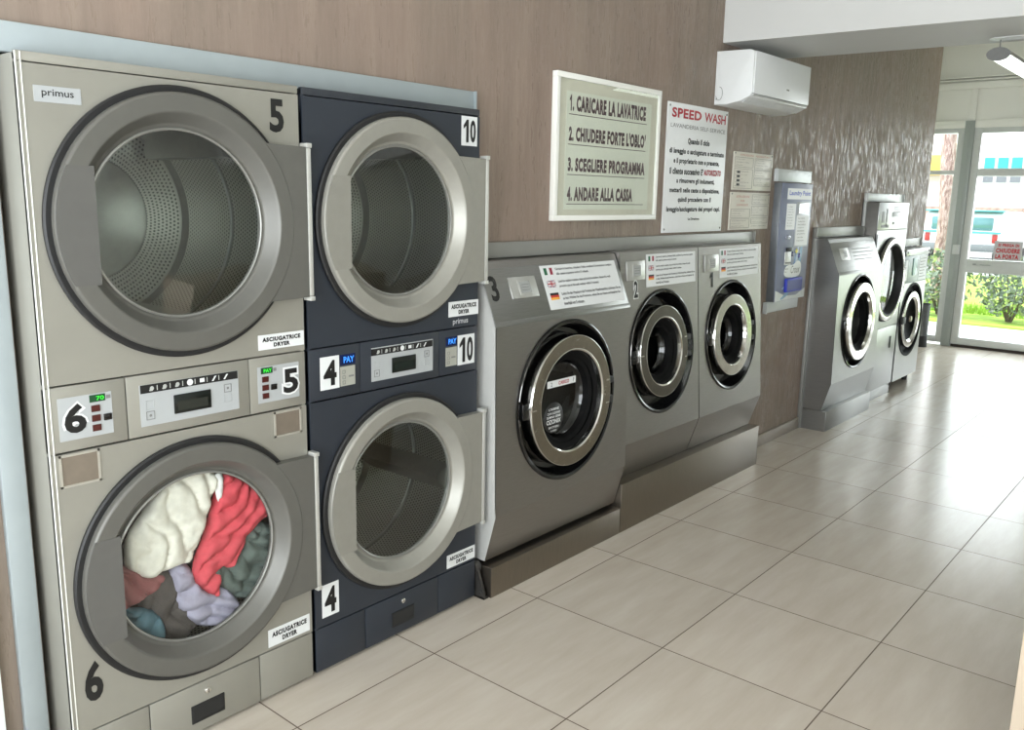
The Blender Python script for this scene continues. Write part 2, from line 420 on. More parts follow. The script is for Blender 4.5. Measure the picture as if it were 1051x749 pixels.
b = B(); b.box(XF-.05, XF-.028, .30, .335, .965, .985, .003); b.box(XF-.05, XF-.03, .15, .26, .968, .978, .003); obj('lock', b, M_ALUG, r, 'grey lock and thin handle on the door rail')
b = B(); b.box(XF-.04, XF+.05, -.70, .47, 0, .028); obj('threshold', b, mat('dark_threshold', (52, 42, 36), .6), r, 'dark brown threshold strip')
b = B(); b.box(XF-.075, XF-.045, .485, .56, 1.08, 1.19, .006); struct('trim_contact_box', b, M_ALU)
b = B(); b.box(XF-.045, XF+.05, -.78, -.66, 0, 2.58, .004); struct('trim_post_right', b, M_ALUG)
r = struct_root('window_2', (0, 0, 0))
bars('window_frame', [(-.85, -.78, .03, 2.5), (-2.85, -2.78, .03, 2.5), (-2.78, -.85, .03, .105), (-2.78, -.85, 1.985, 2.03), (-2.78, -.85, 2.445, 2.5)], M_ALU, r)
pane(r, -2.79, -.84, .10, 1.99); pane(r, -2.79, -.84, 2.02, 2.45)
b = B()
b.box(XF, XF+.25, -4.4, -2.85, 0, 2.5)
b.box(XF, XF+.1, -4.4, 1.3, 2.5, CEIL)
struct('wall_front', b, M_CREAMWALL, smooth=0)
b = B()
b.box(XF-.035, XF, -4.4, 1.3, 2.50, 2.585, .004); b.box(XF-.035, XF, -4.4, 1.3, 2.925, 3.0, .004); b.box(XF-.06, XF, -4.4, 1.3, 3.045, 3.06, .003); b.box(XF-.05, XF, -4.4, 1.3, 3.015, 3.03, .003)
for y in (.49, -.75, -2.0): b.box(XF-.035, XF, y, y+.065, 2.585, 2.925, .004)
struct('trim_transom', b, M_CREAMWALL)

# ------------------------------------------------------------------ dryers
def sticker(parent, fr, u0, u1, v0, v1, lines, name='label_sticker', m=None, label=None, d=.0015, inkm=None, base=0.):
    """a thin plate with lettering; lines = (text, u0f, v0f, wf, hf, bold, shear, ink index)"""
    b = B(); b.fbox(fr, u0, u1, v0, v1, base, base+d)
    o = obj(name, b, m or M_PAPER, parent, label, smooth=0)
    b = B()
    for (tx, a, c, wf, hf, bo, sh, mi) in lines:
        b.text(tx, fr, u0+a*(u1-u0), v0+c*(v1-v0), wf*(u1-u0), hf*(v1-v0), base+d+.0008, mi, bo, sh)
    if lines: obj('lettering', b, inkm or [M_INK, M_GREYINK, M_RED, M_PURPLEINK], o, smooth=0)
    else: b.bm.free()
    return o
def dryer_label(parent, fr, u0, u1, v0, v1):
    return sticker(parent, fr, u0, u1, v0, v1, [('ASCIUGATRICE', .08, .52, .84, .30, .06, 0, 0), ('DRYER', .32, .14, .36, .28, .06, 0, 0)], 'dryer_label')

def dryer_door(root, zc, W2, ringm, gripm, platem, gm, loaded):
    fr = front(0.)
    fr = (lambda zc: (lambda u, v, d: Vector((u, -d, zc+v))))(zc)
    # frame ring
    b = B()
    b.lathe(fr, [(.30, .004), (.349, .004), (.349, .0265), (.3478, .031), (.3445, .0345), (.3405, .036), (.3395, .036), (.3005, .036), (.2995, .036), (.2965, .0345), (.2935, .031), (.289, .024), (.2885, .0232), (.2705, -.003), (.270, -.0037), (.262, -.0075), (.257, -.008), (.250, -.010), (.262, -.03), (.29, -.03), (.30, .004)], n=96)
    door = obj('door', b, ringm, root)
    b = B(); b.lathe(fr, [(.335, .0005), (.366, .0005), (.367, .010), (.362, .014), (.35, .014), (.335, .014)], n=96); obj('door_seal', b, M_BLACK, door, 'black rubber ring around the door')
    b = B(); b.lathe(fr, [(.2585, -.0085), (.2585, -.004), (.2545, -.002), (.2515, -.004), (.2515, -.0085)], n=96); obj('glass_rim', b, mat('grey_rim_metal', (150, 150, 146), .3, .6), door, 'thin bright rim of the door glass')
    b = B(); b.lathe(fr, [(0, .0), (.1, -.001), (.2, -.004), (.252, -.010)], n=64); obj('door_glass', b, gm, door)
    # flat grip closing off the left side of the opening
    zz = .148; R = .347; ang = math.asin(zz/R)
    poly = [(-R*math.cos(a), R*math.sin(a)) for a in np.linspace(-ang, ang, 15)] + [(-.247, zz), (-.247, -zz)]
    b = B(); b.prism(fr, poly, .020, .0375); obj('door_handle', b, gripm, door, smooth=20)
    # hinge plate on the right
    a = math.asin(.232/.342)
    poly = [(.342*math.cos(t), .342*math.sin(t)) for t in np.linspace(-a, a, 21)] + [(W2, .228), (W2, -.228)]
    b = B(); b.prism(fr, poly, .002, .034); obj('hinge_plate', b, platem, door, smooth=20)
    b = B()
    b.box(W2+.001, W2+.017, -.036, -.004, zc-.225, zc+.225, .003); b.box(W2-.0, W2+.019, -.039, -.002, zc+.226, zc+.240, .002); b.box(W2-.0, W2+.019, -.039, -.002, zc-.240, zc-.226, .002)
    obj('hinge', b, M_BARMETAL, door, 'pale metal hinge bar')
    # drum behind
    b = B()
    b.lathe(fr, [(.270, -.032), (.30, -.05), (.338, -.055), (.338, -.06)], n=64, mi=1)
    b.lathe(fr, [(.338, -.06), (.338, -.28)], n=96, pitch=.0125); b.lathe(fr, [(.338, -.28), (.342, -.285), (.342, -.30), (.338, -.305)], n=96, mi=2)
    b.lathe(fr, [(.338, -.305), (.338, -.56)], n=96, pitch=.0125)
    b.lathe(fr, [(.338, -.56), (.325, -.585), (.318, -.585)], n=64, mi=1)
    b.lathe(fr, [(.318, -.585), (.20, -.585)], n=96, pitch=.014)
    b.lathe(fr, [(.20, -.585), (.195, -.578), (.185, -.575), (.05, -.56), (.0, -.56)], n=64, mi=1)
    drum = obj('drum', b, [M_DRUM, M_DRUMPLAIN, mat('drum_seam', (96, 95, 91), .55, .5)], root)
    for k in range(3):
        t = 2*PI*k/3 + ((-1.30 if loaded else .95) if zc > 1 else -.15)
        b = B(); c, s_ = math.cos(t), math.sin(t)
        g = (lambda c, s_: (lambda u, v, d: fr(c*u - s_*v, s_*u + c*v, d)))(c, s_)
        prof = [(.336, -.055), (.285, -.022), (.27, 0), (.285, .022), (.336, .055)]
        b.prism(g, prof, -.55, -.09); obj('lifter', b, M_DRUMPLAIN, drum, smooth=30)

def icons(parent, fr, u0, u1, v0, v1, base):
    b = B(); b.fbox(fr, u0, u1, v0, v1, base, base+.001); o = obj('icon_strip', b, M_INK, parent, smooth=0)
    b = B(); n = 7; h = v1-v0
    for k in range(n):
        cu = u0 + (u1-u0)*(k+.85)/(n+.9); cv = (v0+v1)/2
        if k == 3: b.lathe(fr, [(0, base+.003), (.40*h, base+.002)], n=16, cu=cu, cv=cv, mi=0)
        elif k < 3: b.lathe(fr, [(0, base+.003), (.26*h, base+.002)], n=12, cu=cu, cv=cv, mi=1); b.fbox(fr, cu-.3*h, cu+.1*h, cv-.3*h, cv-.12*h, base, base+.0016, 1)
        elif k == 4: b.fbox(fr, cu-.3*h, cu+.3*h, cv-.22*h, cv+.26*h, base, base+.0022, 0)
        else: b.prism(fr, [(cu-.3*h, cv-.3*h), (cu-.1*h, cv-.32*h), (cu+.35*h, cv+.3*h), (cu+.1*h, cv+.28*h)], base, base+.002, 0)
        if k < 6: b.fbox(fr, cu+.62*h, cu+.72*h, cv-.3*h, cv+.3*h, base, base+.0016, 1)
    obj('icon', b, [M_PAPER, mat('icon_grey', (170, 172, 168), .5)], o, 'white and grey programme symbols', smooth=0)
def outline(b, fr, u0, u1, v0, v1, t, base, mi=0):
    for (a, c, e, f) in ((u0, u1, v0, v0+t), (u0, u1, v1-t, v1), (u0, u0+t, v0, v1), (u1-t, u1, v0, v1)): b.fbox(fr, a, c, e, f, base, base+.0012, mi)

def dryer(cx, hw, bodym, ringm, gripm, platem, gmats, label, silver):
    root = thing('stacked_dryer', label, 'tumble dryer', (cx, .19, 0))
    fr = front(0.)
    # cabinet shell without its front
    b = B(); g = .0025
    b.box(-hw, -hw+.012, .004, .80, .012, 1.953, .002); b.box(hw-.012, hw, .004, .80, .012, 1.953, .002)
    b.box(-hw+.012, hw-.012, .02, .80, 1.941, 1.953); b.box(-hw+.012, hw-.012, .79, .80, .012, 1.941); b.box(-hw+.012, hw-.012, .02, .79, .012, .024)
    b.box(-hw+.012, hw-.012, .03, .055, .985, 1.14, mi=1)
    b.box(-hw+.012, hw-.012, .03, .055, .02, .165, mi=1)
    obj('cabinet', b, [bodym, M_DARK], root)
    b = B(); b.box(-hw+.015, hw-.015, .02, .7, 0, .0115); obj('base_frame', b, mat('grey_base_steel', (128, 126, 118), .5, .4), root, 'thin grey base under the cabinet')
    b = B(); b.box(-hw, hw, 0, .018, 1.934, 1.957, .003); obj('top_rail', b, bodym if silver else mat('dark_navy_rail', (40, 44, 50), .5), root)
    b = B(); b.holed(fr, -hw, hw, 1.1505, 1.931, 0, 1.55, .352, -.015, 0); obj('upper_front_panel', b, bodym, root)
    b = B(); b.holed(fr, -hw, hw, .176, .969, 0, .575, .352, -.015, 0); obj('lower_front_panel', b, bodym, root)
    if silver:
        b = B()
        for x in (-hw-.001, -hw+.010): b.box(x, x+.003, -.002, .004, .016, 1.955, .001)  # pale strips stand in for the highlight on the rounded edge
        obj('edge_highlight', b, mat('pale_edge_highlight', (226, 226, 220), .35, .2), root, 'two thin pale strips painting a highlight along the left edge')
    dryer_door(root, 1.55, hw, ringm, gripm, platem, gmats[0], silver)
    dryer_door(root, .575, hw, ringm, gripm, platem, gmats[1], silver)
    # control band
    z0, z1 = .974, 1.146
    def band(a, c): b = B(); b.box(a, c, 0, .02, z0, z1, .0025); return obj('control_panel', b, bodym, root)
    pl, pm, pr = band(-hw, -.190), band(-.187, .189), band(.192, hw)
    base = .001
    if silver:
        b = B(); b.fbox(fr, -.152, .152, 1.001, 1.118, 0, base); ov = obj('overlay', b, M_PANELGREY, pm, smooth=0)
    else:
        b = B(); b.fbox(fr, -.140, .156, 1.003, 1.121, 0, base); ov = obj('overlay', b, M_PANELGREY, pm, smooth=0)
    o_ = .002 if silver else .010
    icons(pm, fr, -.151+o_, .149+o_*.4, 1.094, 1.1175, base)
    b = B(); b.fbox(fr, -.057+o_, .058+o_, 1.021, 1.076, base-.001, base+.004, 0, .003); b.fbox(fr, -.047+o_, .046+o_, 1.030, 1.056, base+.004, base+.0045, 1); obj('display', b, [M_DISPLAY, mat('dark_display_window', (20, 30, 27), .1)], pm)
    for u in (-.128+o_, .112+o_):
        b = B(); outline(b, fr, u-.010, u+.014, 1.018 if u < 0 else 1.058, 1.042 if u < 0 else 1.082, .0015, base); b.lathe(fr, [(0, base+.0015), (.004, base+.001)], n=10, cu=u+.002, cv=1.030 if u < 0 else 1.070)
        obj('button', b, M_GREYINK, pm, smooth=0)
        b = B(); outline(b, fr, u-.010, u+.014, 1.048 if u < 0 else 1.028, 1.072 if u < 0 else 1.052, .001, base); obj('button', b, mat('faint_print', (165, 168, 168), .5), pm, smooth=0)
    def numeral(par, tx, u0, v0, wd, ht, halo, d=base, bold=.035):
        b = B()
        if halo: b.text(tx, fr, u0-.006, v0-.006, wd+.012, ht+.012, d+.0004, 1, bold+.06)
        b.text(tx, fr, u0, v0, wd, ht, d+.0012, 0, bold)
        obj('numeral', b, [M_INK, M_PAPER], par, smooth=0)
    def led(par, tx, u0, u1, v0, v1, m, bgc):
        b = B(); b.fbox(fr, u0, u1, v0, v1, base, base+.0015); o = obj('display', b, bgc, par, smooth=0)
        b = B(); b.text(tx, fr, u0+.2*(u1-u0) if len(tx) > 2 else u0+.4*(u1-u0), v0+.2*(v1-v0), (u1-u0)*(.7 if len(tx) > 2 else .5), (v1-v0)*.6, base+.003, 0, .02); obj('readout', b, m, o, 'glowing digits', smooth=0)
    if silver:
        gb = mat('green_display', (22, 70, 40), .3)
        for par, tx, nu, disp, u0, u1 in ((pl, '6', -.353, '70', -.366, -.228), (pr, '5', .305, 'PAY', .219, .370)):
            b = B(); b.fbox(fr, u0, u1, 1.003, 1.116, 0, base); obj('overlay', b, M_PANELGREY, par, smooth=0)
            numeral(par, tx, nu if tx == '6' else .310, 1.020, .056, .078, True)
            ub = -.283 if tx == '6' else .234
            led(par, disp, ub-.003, ub+.038, 1.094, 1.113, M_LED_G, gb)
            for zz in (1.068, 1.042, 1.016): b = B(); b.fbox(fr, ub, ub+.022, zz, zz+.017, base, base+.003); obj('button', b, M_REDBTN, par, 'small dark red button', smooth=0)
            b = B(); b.fbox(fr, ub+.030, ub+.052, 1.040, 1.058, base, base+.004, 0, .002); obj('button', b, M_BLACKGLOSS, par, 'black start button')
            b = B(); b.fbox(fr, ub+.041, ub+.052, 1.098, 1.108, base, base+.001); obj('indicator', b, M_GREYINK, par, smooth=0)
    else:
        bb = mat('deep_blue_display', (18, 32, 74), .25)
        b = B(); b.fbox(fr, -.357, -.279, 1.006, 1.116, 0, base); o = obj('number_sticker', b, M_PAPER, pl, smooth=0); numeral(pl, '4', -.345, 1.018, .054, .085, False)
        led(pl, 'PAY', -.275, -.212, 1.080, 1.115, M_LED_B, bb)
        b = B(); b.fbox(fr, -.275, -.212, 1.008, 1.074, 0, base); k = obj('keypad', b, M_PANELGREY2, pl, smooth=0)
        for zz in (1.054, 1.036, 1.018): b = B(); outline(b, fr, -.266, -.254, zz-.004, zz+.008, .0012, base); obj('button', b, M_GREYINK, k, smooth=0)
        b = B(); b.fbox(fr, -.240, -.218, 1.036, 1.042, base, base+.001); obj('button', b, M_GREYINK, k, smooth=0)
        b = B(); b.fbox(fr, .289, .382, 1.002, 1.118, 0, base); o = obj('number_sticker', b, M_PAPER, pr, smooth=0); numeral(pr, '10', .297, 1.012, .076, .096, False)
        led(pr, 'PAY', .224, .284, 1.084, 1.118, M_LED_B, bb)
        b = B(); b.fbox(fr, .224, .284, 1.006, 1.078, 0, base); k = obj('keypad', b, M_PANELGREY2, pr, smooth=0)
        for zz in (1.054, 1.036, 1.018): b = B(); outline(b, fr, .232, .244, zz-.004, zz+.008, .0012, base); obj('button', b, M_GREYINK, k, smooth=0)
        b = B(); b.fbox(fr, .254, .276, 1.036, 1.042, base, base+.001); obj('button', b, M_GREYINK, k, smooth=0)
    # bottom row: side panels and lint drawer
    for a, c in ((-hw, -.184), (.188, hw)):
        b = B(); b.box(a, c, 0, .02, .013, .171, .0025); obj('kick_panel', b, bodym, root)
    b = B(); b.box(-.181, .185, -.001, .02, .013, .171, .0025); dr = obj('lint_drawer', b, bodym, root)
    b = B(); b.fbox(fr, -.056, .056, .046, .106, .0, .0045, 0, .003); b.fbox(fr, -.050, .050, .060, .100, .0045, .005, 1); obj('grip', b, [M_BLACK, M_DARK], dr, 'black recessed drawer grip')
    b = B(); b.lathe(fr, [(0, .008), (.006, .008), (.009, .006), (.010, .001)], n=20, cv=.138); b.fbox(fr, -.001, .001, .133, .143, .0075, .0085, 1); obj('lock', b, [M_CHROMEB, M_INK], dr, 'round chrome lock')
    if silver:
        for u0, u1, v0, v1 in ((-.374, -.270, .879, .967), (.272, .374, .884, .966)):
            b = B(); t = .006
            b.fbox(fr, u0, u1, v0, v0+t, 0, .003); b.fbox(fr, u0, u1, v1-t, v1, 0, .003); b.fbox(fr, u0, u0+t, v0, v1, 0, .003); b.fbox(fr, u1-t, u1, v0, v1, 0, .003)
            b.face([fr(u0+t, v0+t, .001), fr(u1-t, v0+t, .001), fr(u1-t, v1-t, .0006), fr(u0+t, v1-t, .0006)], 1)
            obj('cup_recess', b, [mat('pale_recess_rim', (180, 176, 166), .35, .4), mat('brown_recess', (128, 118, 106), .3, .3)], root, 'small square recessed cup')
        numeral(root, '5', .292, 1.816, .050, .096, False, 0.0005); numeral(root, '6', -.357, .258, .050, .118, False, .0005)
        o = sticker(root, fr, -.360, -.250, 1.844, 1.882, [('primus', .16, .26, .68, .56, .005, 0, 0)], 'brand_badge', M_PANELGREY)
        dryer_label(root, fr, .226, .392, 1.168, 1.214); dryer_label(root, fr, .222, .384, .186, .246)
    else:
        for tx, u0, u1, v0, v1, tu, tw in (('10', .301, .385, 1.823, 1.928, .310, .066), ('4', -.372, -.300, .206, .325, -.362, .050)):
            b = B(); b.fbox(fr, u0, u1, v0, v1, 0, base); obj('number_sticker', b, M_PAPER, root, smooth=0); numeral(root, tx, tu, v0+.012, tw, v1-v0-.024, False)
        dryer_label(root, fr, .238, .402, 1.193, 1.250); dryer_label(root, fr, .236, .398, .185, .240)
        b = B(); b.text('primus', fr, .262, 1.158, .082, .026, .001, 0, .005); obj('brand_lettering', b, mat('pale_print', (200, 202, 204), .4), root, 'pale maker lettering', smooth=0)
    return root
dryer(-.79, .395, M_SILVER, M_RING_D, M_RING_DH, M_RING_D, (M_GLASS, M_GLASSCL), 'champagne silver double stacked dryer numbered 5 and 6, at the left end', True)
dryer(.02, .400, M_NAVY, M_RING_L, M_RING_LH, M_RING_L, (M_GLASS, M_GLASS), 'navy blue double stacked dryer numbered 10 and 4 beside the silver one', False)

# ------------------------------------------------------------------ laundry tumbling in dryer 6
def inside(px, py, poly):
    r = np.zeros(px.shape, bool); n = len(poly)
    for i in range(n):
        x0, y0 = poly[i]; x1, y1 = poly[(i+1) % n]
        c = ((y0 > py) != (y1 > py))
        with np.errstate(divide='ignore', invalid='ignore'):
            xi = (x1-x0)*(py-y0)/(y1-y0)+x0
        r ^= c & (px < xi)
    return r
def smoothpoly(p, it=2):
    for _ in range(it):
        q = []
        for i in range(len(p)):
            a, c = np.array(p[i]), np.array(p[(i+1) % len(p)]); q += [.75*a+.25*c, .25*a+.75*c]
        p = q
    return [tuple(v) for v in p]
def garment(name, label, cat, outl, yfront, thick, fold_dir, fold_f, fold_a, m, seed, cx=-.79, cz=.575):
    poly = smoothpoly(outl, 1); P = np.array(poly); P2 = np.roll(P, -1, 0)
    s = .005; x0, z0 = P.min(0)-s; x1, z1 = P.max(0)+s
    nx, nz = int((x1-x0)/s)+2, int((z1-z0)/s)+2
    X, Z = np.meshgrid(x0+s*np.arange(nx), z0+s*np.arange(nz), indexing='ij')
    ins = inside(X, Z, poly)
    def near(x, z):
        d = P2-P; t = np.clip(((np.array([x, z])-P)*d).sum(1)/(d*d).sum(1).clip(1e-12), 0, 1); q = P+d*t[:, None]
        k = np.argmin(((q-np.array([x, z]))**2).sum(1)); return q[k], math.hypot(*(q[k]-np.array([x, z])))
    bm = bmesh.new(); fv, bv = {}, {}
    cell = ins[:-1, :-1] & ins[1:, :-1] & ins[:-1, 1:] & ins[1:, 1:]
    used = np.zeros_like(ins); bord = np.zeros_like(ins)
    used[:-1, :-1] |= cell; used[1:, :-1] |= cell; used[:-1, 1:] |= cell; used[1:, 1:] |= cell
    cnt = np.zeros(ins.shape, int)
    for a in (0, 1):
        for c in (0, 1): cnt[a:nx-1+a, c:nz-1+c] += cell
    bord = used & (cnt < 4)
    ca, sa = math.cos(fold_dir), math.sin(fold_dir)
    for i, j in zip(*np.nonzero(used)):
        x, z = X[i, j], Z[i, j]; q, d = near(x, z)
        if bord[i, j]: x, z = q; d = 0
        wv = noise.noise(Vector((x*9, z*9, seed)))
        ph = (x*ca+z*sa)*fold_f*1.35 + wv*3.2
        ph2 = (-x*sa+z*ca)*fold_f*.45 + 3.1*noise.noise(Vector((x*7, z*7, seed+11)))
        fold = abs(math.sin(ph))**.55 + .7*abs(math.sin(ph2))**.5 + .35*noise.noise(Vector((x*30, z*30, seed+3)))
        edge = min(1, d/.03); bul = math.sqrt(1-(1-edge)**2)
        y = yfront + thick*.5 - thick*.5*bul - fold_a*2.1*(fold-.9)*min(1, d/.012)
        v = bm.verts.new((x, y, z)); fv[i, j] = v
        bv[i, j] = v if bord[i, j] else bm.verts.new((x, yfront+thick*.5+thick*.5*bul, z))
    for i, j in zip(*np.nonzero(cell)):
        for dct, rev in ((fv, False), (bv, True)):
            vs = [dct[i, j], dct[i+1, j], dct[i+1, j+1], dct[i, j+1]]
            if len(set(vs)) < 3: continue
            try: bm.faces.new(vs[::-1] if rev else vs)
            except ValueError: pass
    o = bpy.data.objects.new(name, None); bpy.data.objects.remove(o)
    bmesh.ops.translate(bm, verts=bm.verts[:], vec=(cx, 0, cz))
    return tag(obj(name, bm, m, smooth=80), label, cat, None)
def cloth(name, col): return mat(name, col, .85, var=.06, scale=60, spec=.2, bump=.15)
G = dict(
 white=[(-.185,.099),(-.136,.152),(-.105,.19),(-.084,.228),(-.027,.250),(.04,.252),(.112,.222),(.087,.161),(.061,.076),(.031,.009),(.003,-.041),(-.035,-.037),(-.093,-.042),(-.122,-.053),(-.163,-.031),(-.195,.007),(-.192,.044)],
 red=[(.110,.211),(.14,.222),(.178,.195),(.222,.160),(.268,.099),(.285,.032),(.247,.023),(.207,-.01),(.166,-.068),(.137,-.107),(.101,-.086),(.100,-.139),(.09,-.196),(.044,-.149),(.012,-.105),(.012,-.045),(.044,.014),(.069,.074),(.092,.143)],
 gray=[(.200,.012),(.285,.02),(.308,-.06),(.285,-.14),(.23,-.215),(.175,-.235),(.098,-.150),(.046,-.115),(.049,-.056),(.09,-.07),(.146,-.085),(.186,-.047)],
 lav=[(-.022,-.030),(.013,-.06),(.03,-.12),(.069,-.164),(.116,-.15),(.165,-.215),(.172,-.25),(.10,-.288),(.029,-.272),(-.040,-.195),(-.055,-.108),(-.056,-.045)],
 brown=[(-.155,-.04),(-.045,-.03),(-.01,-.164),(.035,-.257),(.0,-.292),(-.075,-.285),(-.142,-.20)],
 pink=[(-.245,.02),(-.176,.012),(-.125,-.045),(-.069,-.048),(-.079,-.085),(-.137,-.115),(-.207,-.130),(-.245,-.12)],
 teal=[(-.205,-.115),(-.132,-.14),(-.085,-.19),(-.080,-.262),(-.144,-.245),(-.20,-.19)],
 tip=[(.082,.225),(.118,.225),(.112,.150),(.098,.125),(.088,.150)],
 back=[(-.25,.03),(-.2,.17),(-.1,.24),(.06,.262),(.2,.2),(.275,.05),(.27,-.1),(.18,-.23),(.03,-.29),(-.12,-.26),(-.22,-.14)])
garment('white_towel', 'large white towel pressed to the glass of dryer 6', 'towel', G['white'], .236, .05, .35, 34, .009, cloth('white_cotton', (226, 222, 212)), 1.)
garment('red_shirt', 'crumpled coral red shirt in dryer 6, right of the white towel', 'shirt', G['red'], .238, .045, 2.3, 52, .010, cloth('coral_cotton', (208, 84, 94)), 7.)
garment('grey_shirt', 'dark green grey shirt at the right side of dryer 6', 'shirt', G['gray'], .248, .045, .9, 48, .010, cloth('grey_green_cotton', (96, 106, 102)), 13.)
garment('lavender_shirt', 'pale lavender shirt at the bottom middle of dryer 6', 'shirt', G['lav'], .252, .05, 1.2, 40, .009, cloth('lavender_cotton', (168, 164, 184)), 17.)
garment('dark_shirt', 'dark brown grey garment low in dryer 6, below the white towel', 'shirt', G['brown'], .268, .05, .2, 36, .008, cloth('dark_brown_cotton', (88, 82, 80)), 23.)
garment('pink_shirt', 'dusty pink garment at the left edge of dryer 6', 'shirt', G['pink'], .250, .045, .6, 44, .009, cloth('dusty_pink_cotton', (150, 98, 98)), 29.)
garment('blue_cloth', 'teal blue cloth at the bottom left of dryer 6', 'cloth', G['teal'], .246, .045, 1.9, 44, .010, cloth('teal_cotton', (92, 124, 138)), 31.)
garment('white_cloth', 'small white cloth tip between towel and red shirt in dryer 6', 'cloth', G['tip'], .226, .02, 1.5, 60, .004, cloth('bright_white_cotton', (234, 232, 232)), 37.)
garment('taupe_bedsheet', 'taupe sheet behind the other laundry in dryer 6', 'bedsheet', G['back'], .330, .07, .8, 30, .012, cloth('taupe_cotton', (112, 106, 104)), 41.)

# ------------------------------------------------------------------ washers
def flag(parent, fr, kind, u0, v0, wd, ht, base):
    b = B(); e = base+.0012
    if kind == 'italy':
        for k in range(3): b.fbox(fr, u0+wd*k/3, u0+wd*(k+1)/3, v0, v0+ht, base, e, k)
        ms = [mat('flag_green', (20, 92, 60), .5), M_PAPER, mat('flag_crimson', (150, 34, 62), .5)]
    elif kind == 'german':
        for k in range(3): b.fbox(fr, u0, u0+wd, v0+ht*(2-k)/3, v0+ht*(3-k)/3, base, e, k)
        ms = [M_INK, mat('flag_red', (190, 52, 40), .5), mat('flag_gold', (236, 170, 60), .5)]
    else:
        b.fbox(fr, u0, u0+wd, v0, v0+ht, base, base+.0004, 0)
        for s in (1, -1):
            v = lambda t: v0+ht*(t if s > 0 else 1-t)
            b.prism(fr, [(u0, v(0)), (u0+wd*.16, v(0)), (u0+wd, v(.84)), (u0+wd, v(1)), (u0+wd*.84, v(1)), (u0, v(.16))], base+.0004, base+.0007, 1)
            b.prism(fr, [(u0+.02*wd, v(0)), (u0+wd*.09, v(0)), (u0+wd*.98, v(1)), (u0+wd*.91, v(1))], base+.0007, base+.0009, 2)
        b.fbox(fr, u0, u0+wd, v0+.33*ht, v0+.67*ht, base+.0009, base+.001, 1); b.fbox(fr, u0+.38*wd, u0+.62*wd, v0, v0+ht, base+.0009, base+.0010, 1)
        b.fbox(fr, u0, u0+wd, v0+.42*ht, v0+.58*ht, base+.001, base+.0012, 2); b.fbox(fr, u0+.44*wd, u0+.56*wd, v0, v0+ht, base+.001, base+.0012, 2)
        ms = [mat('flag_blue', (40, 48, 100), .5), M_PAPER, mat('flag_scarlet', (176, 40, 56), .5)]
    obj('flag', b, ms, parent, '%s flag' % {'italy': 'Italian', 'german': 'German', 'uk': 'British'}[kind], smooth=0)
NOTE = [('Caricare la lavatrice, chiudere l\'oblo, scegliere il programma e andare', 'italy', 0), ('alla cassa a pagare entro 5 minuti.', None, 0),
        ('Load the washing machine, close and lock the window, choose the wash', 'uk', 0), ('program, pay at the cash register within 5 minutes.', None, 0),
        ('Laden Sie die Wasche in die Trommel der Waschmaschine, schliessen Sie sie', 'german', 0), ('zu fest. Wahlen Sie das Programm, gehen Sie zur Kasse und bezahlen Sie', None, 0), ('innerhalb von 5 minuten.', None, 0)]
def note_label(root, fr, u0, u1, v0, v1):
    b = B(); b.fbox(fr, u0, u1, v0, v1, .0002, .0016); o = obj('instruction_label', b, M_PAPER, root, 'white multilingual instruction label', smooth=0)
    W, H = u1-u0, v1-v0; b = B()
    rows = [.86, .75, .575, .465, .29, .18, .07]; wds = [.76, .42, .70, .52, .80, .78, .26]
    for (tx, fl, _), rv, wd in zip(NOTE, rows, wds):
        b.text(tx, fr, u0+.18*W, v0+rv*H, wd*W, .075*H, .0024, 0, .02)
        if fl: flag(o, fr, fl, u0+.04*W, v0+(rv-.075)*H, .10*W, .155*H, .0016)
    obj('lettering', b, M_INK, o, smooth=0)

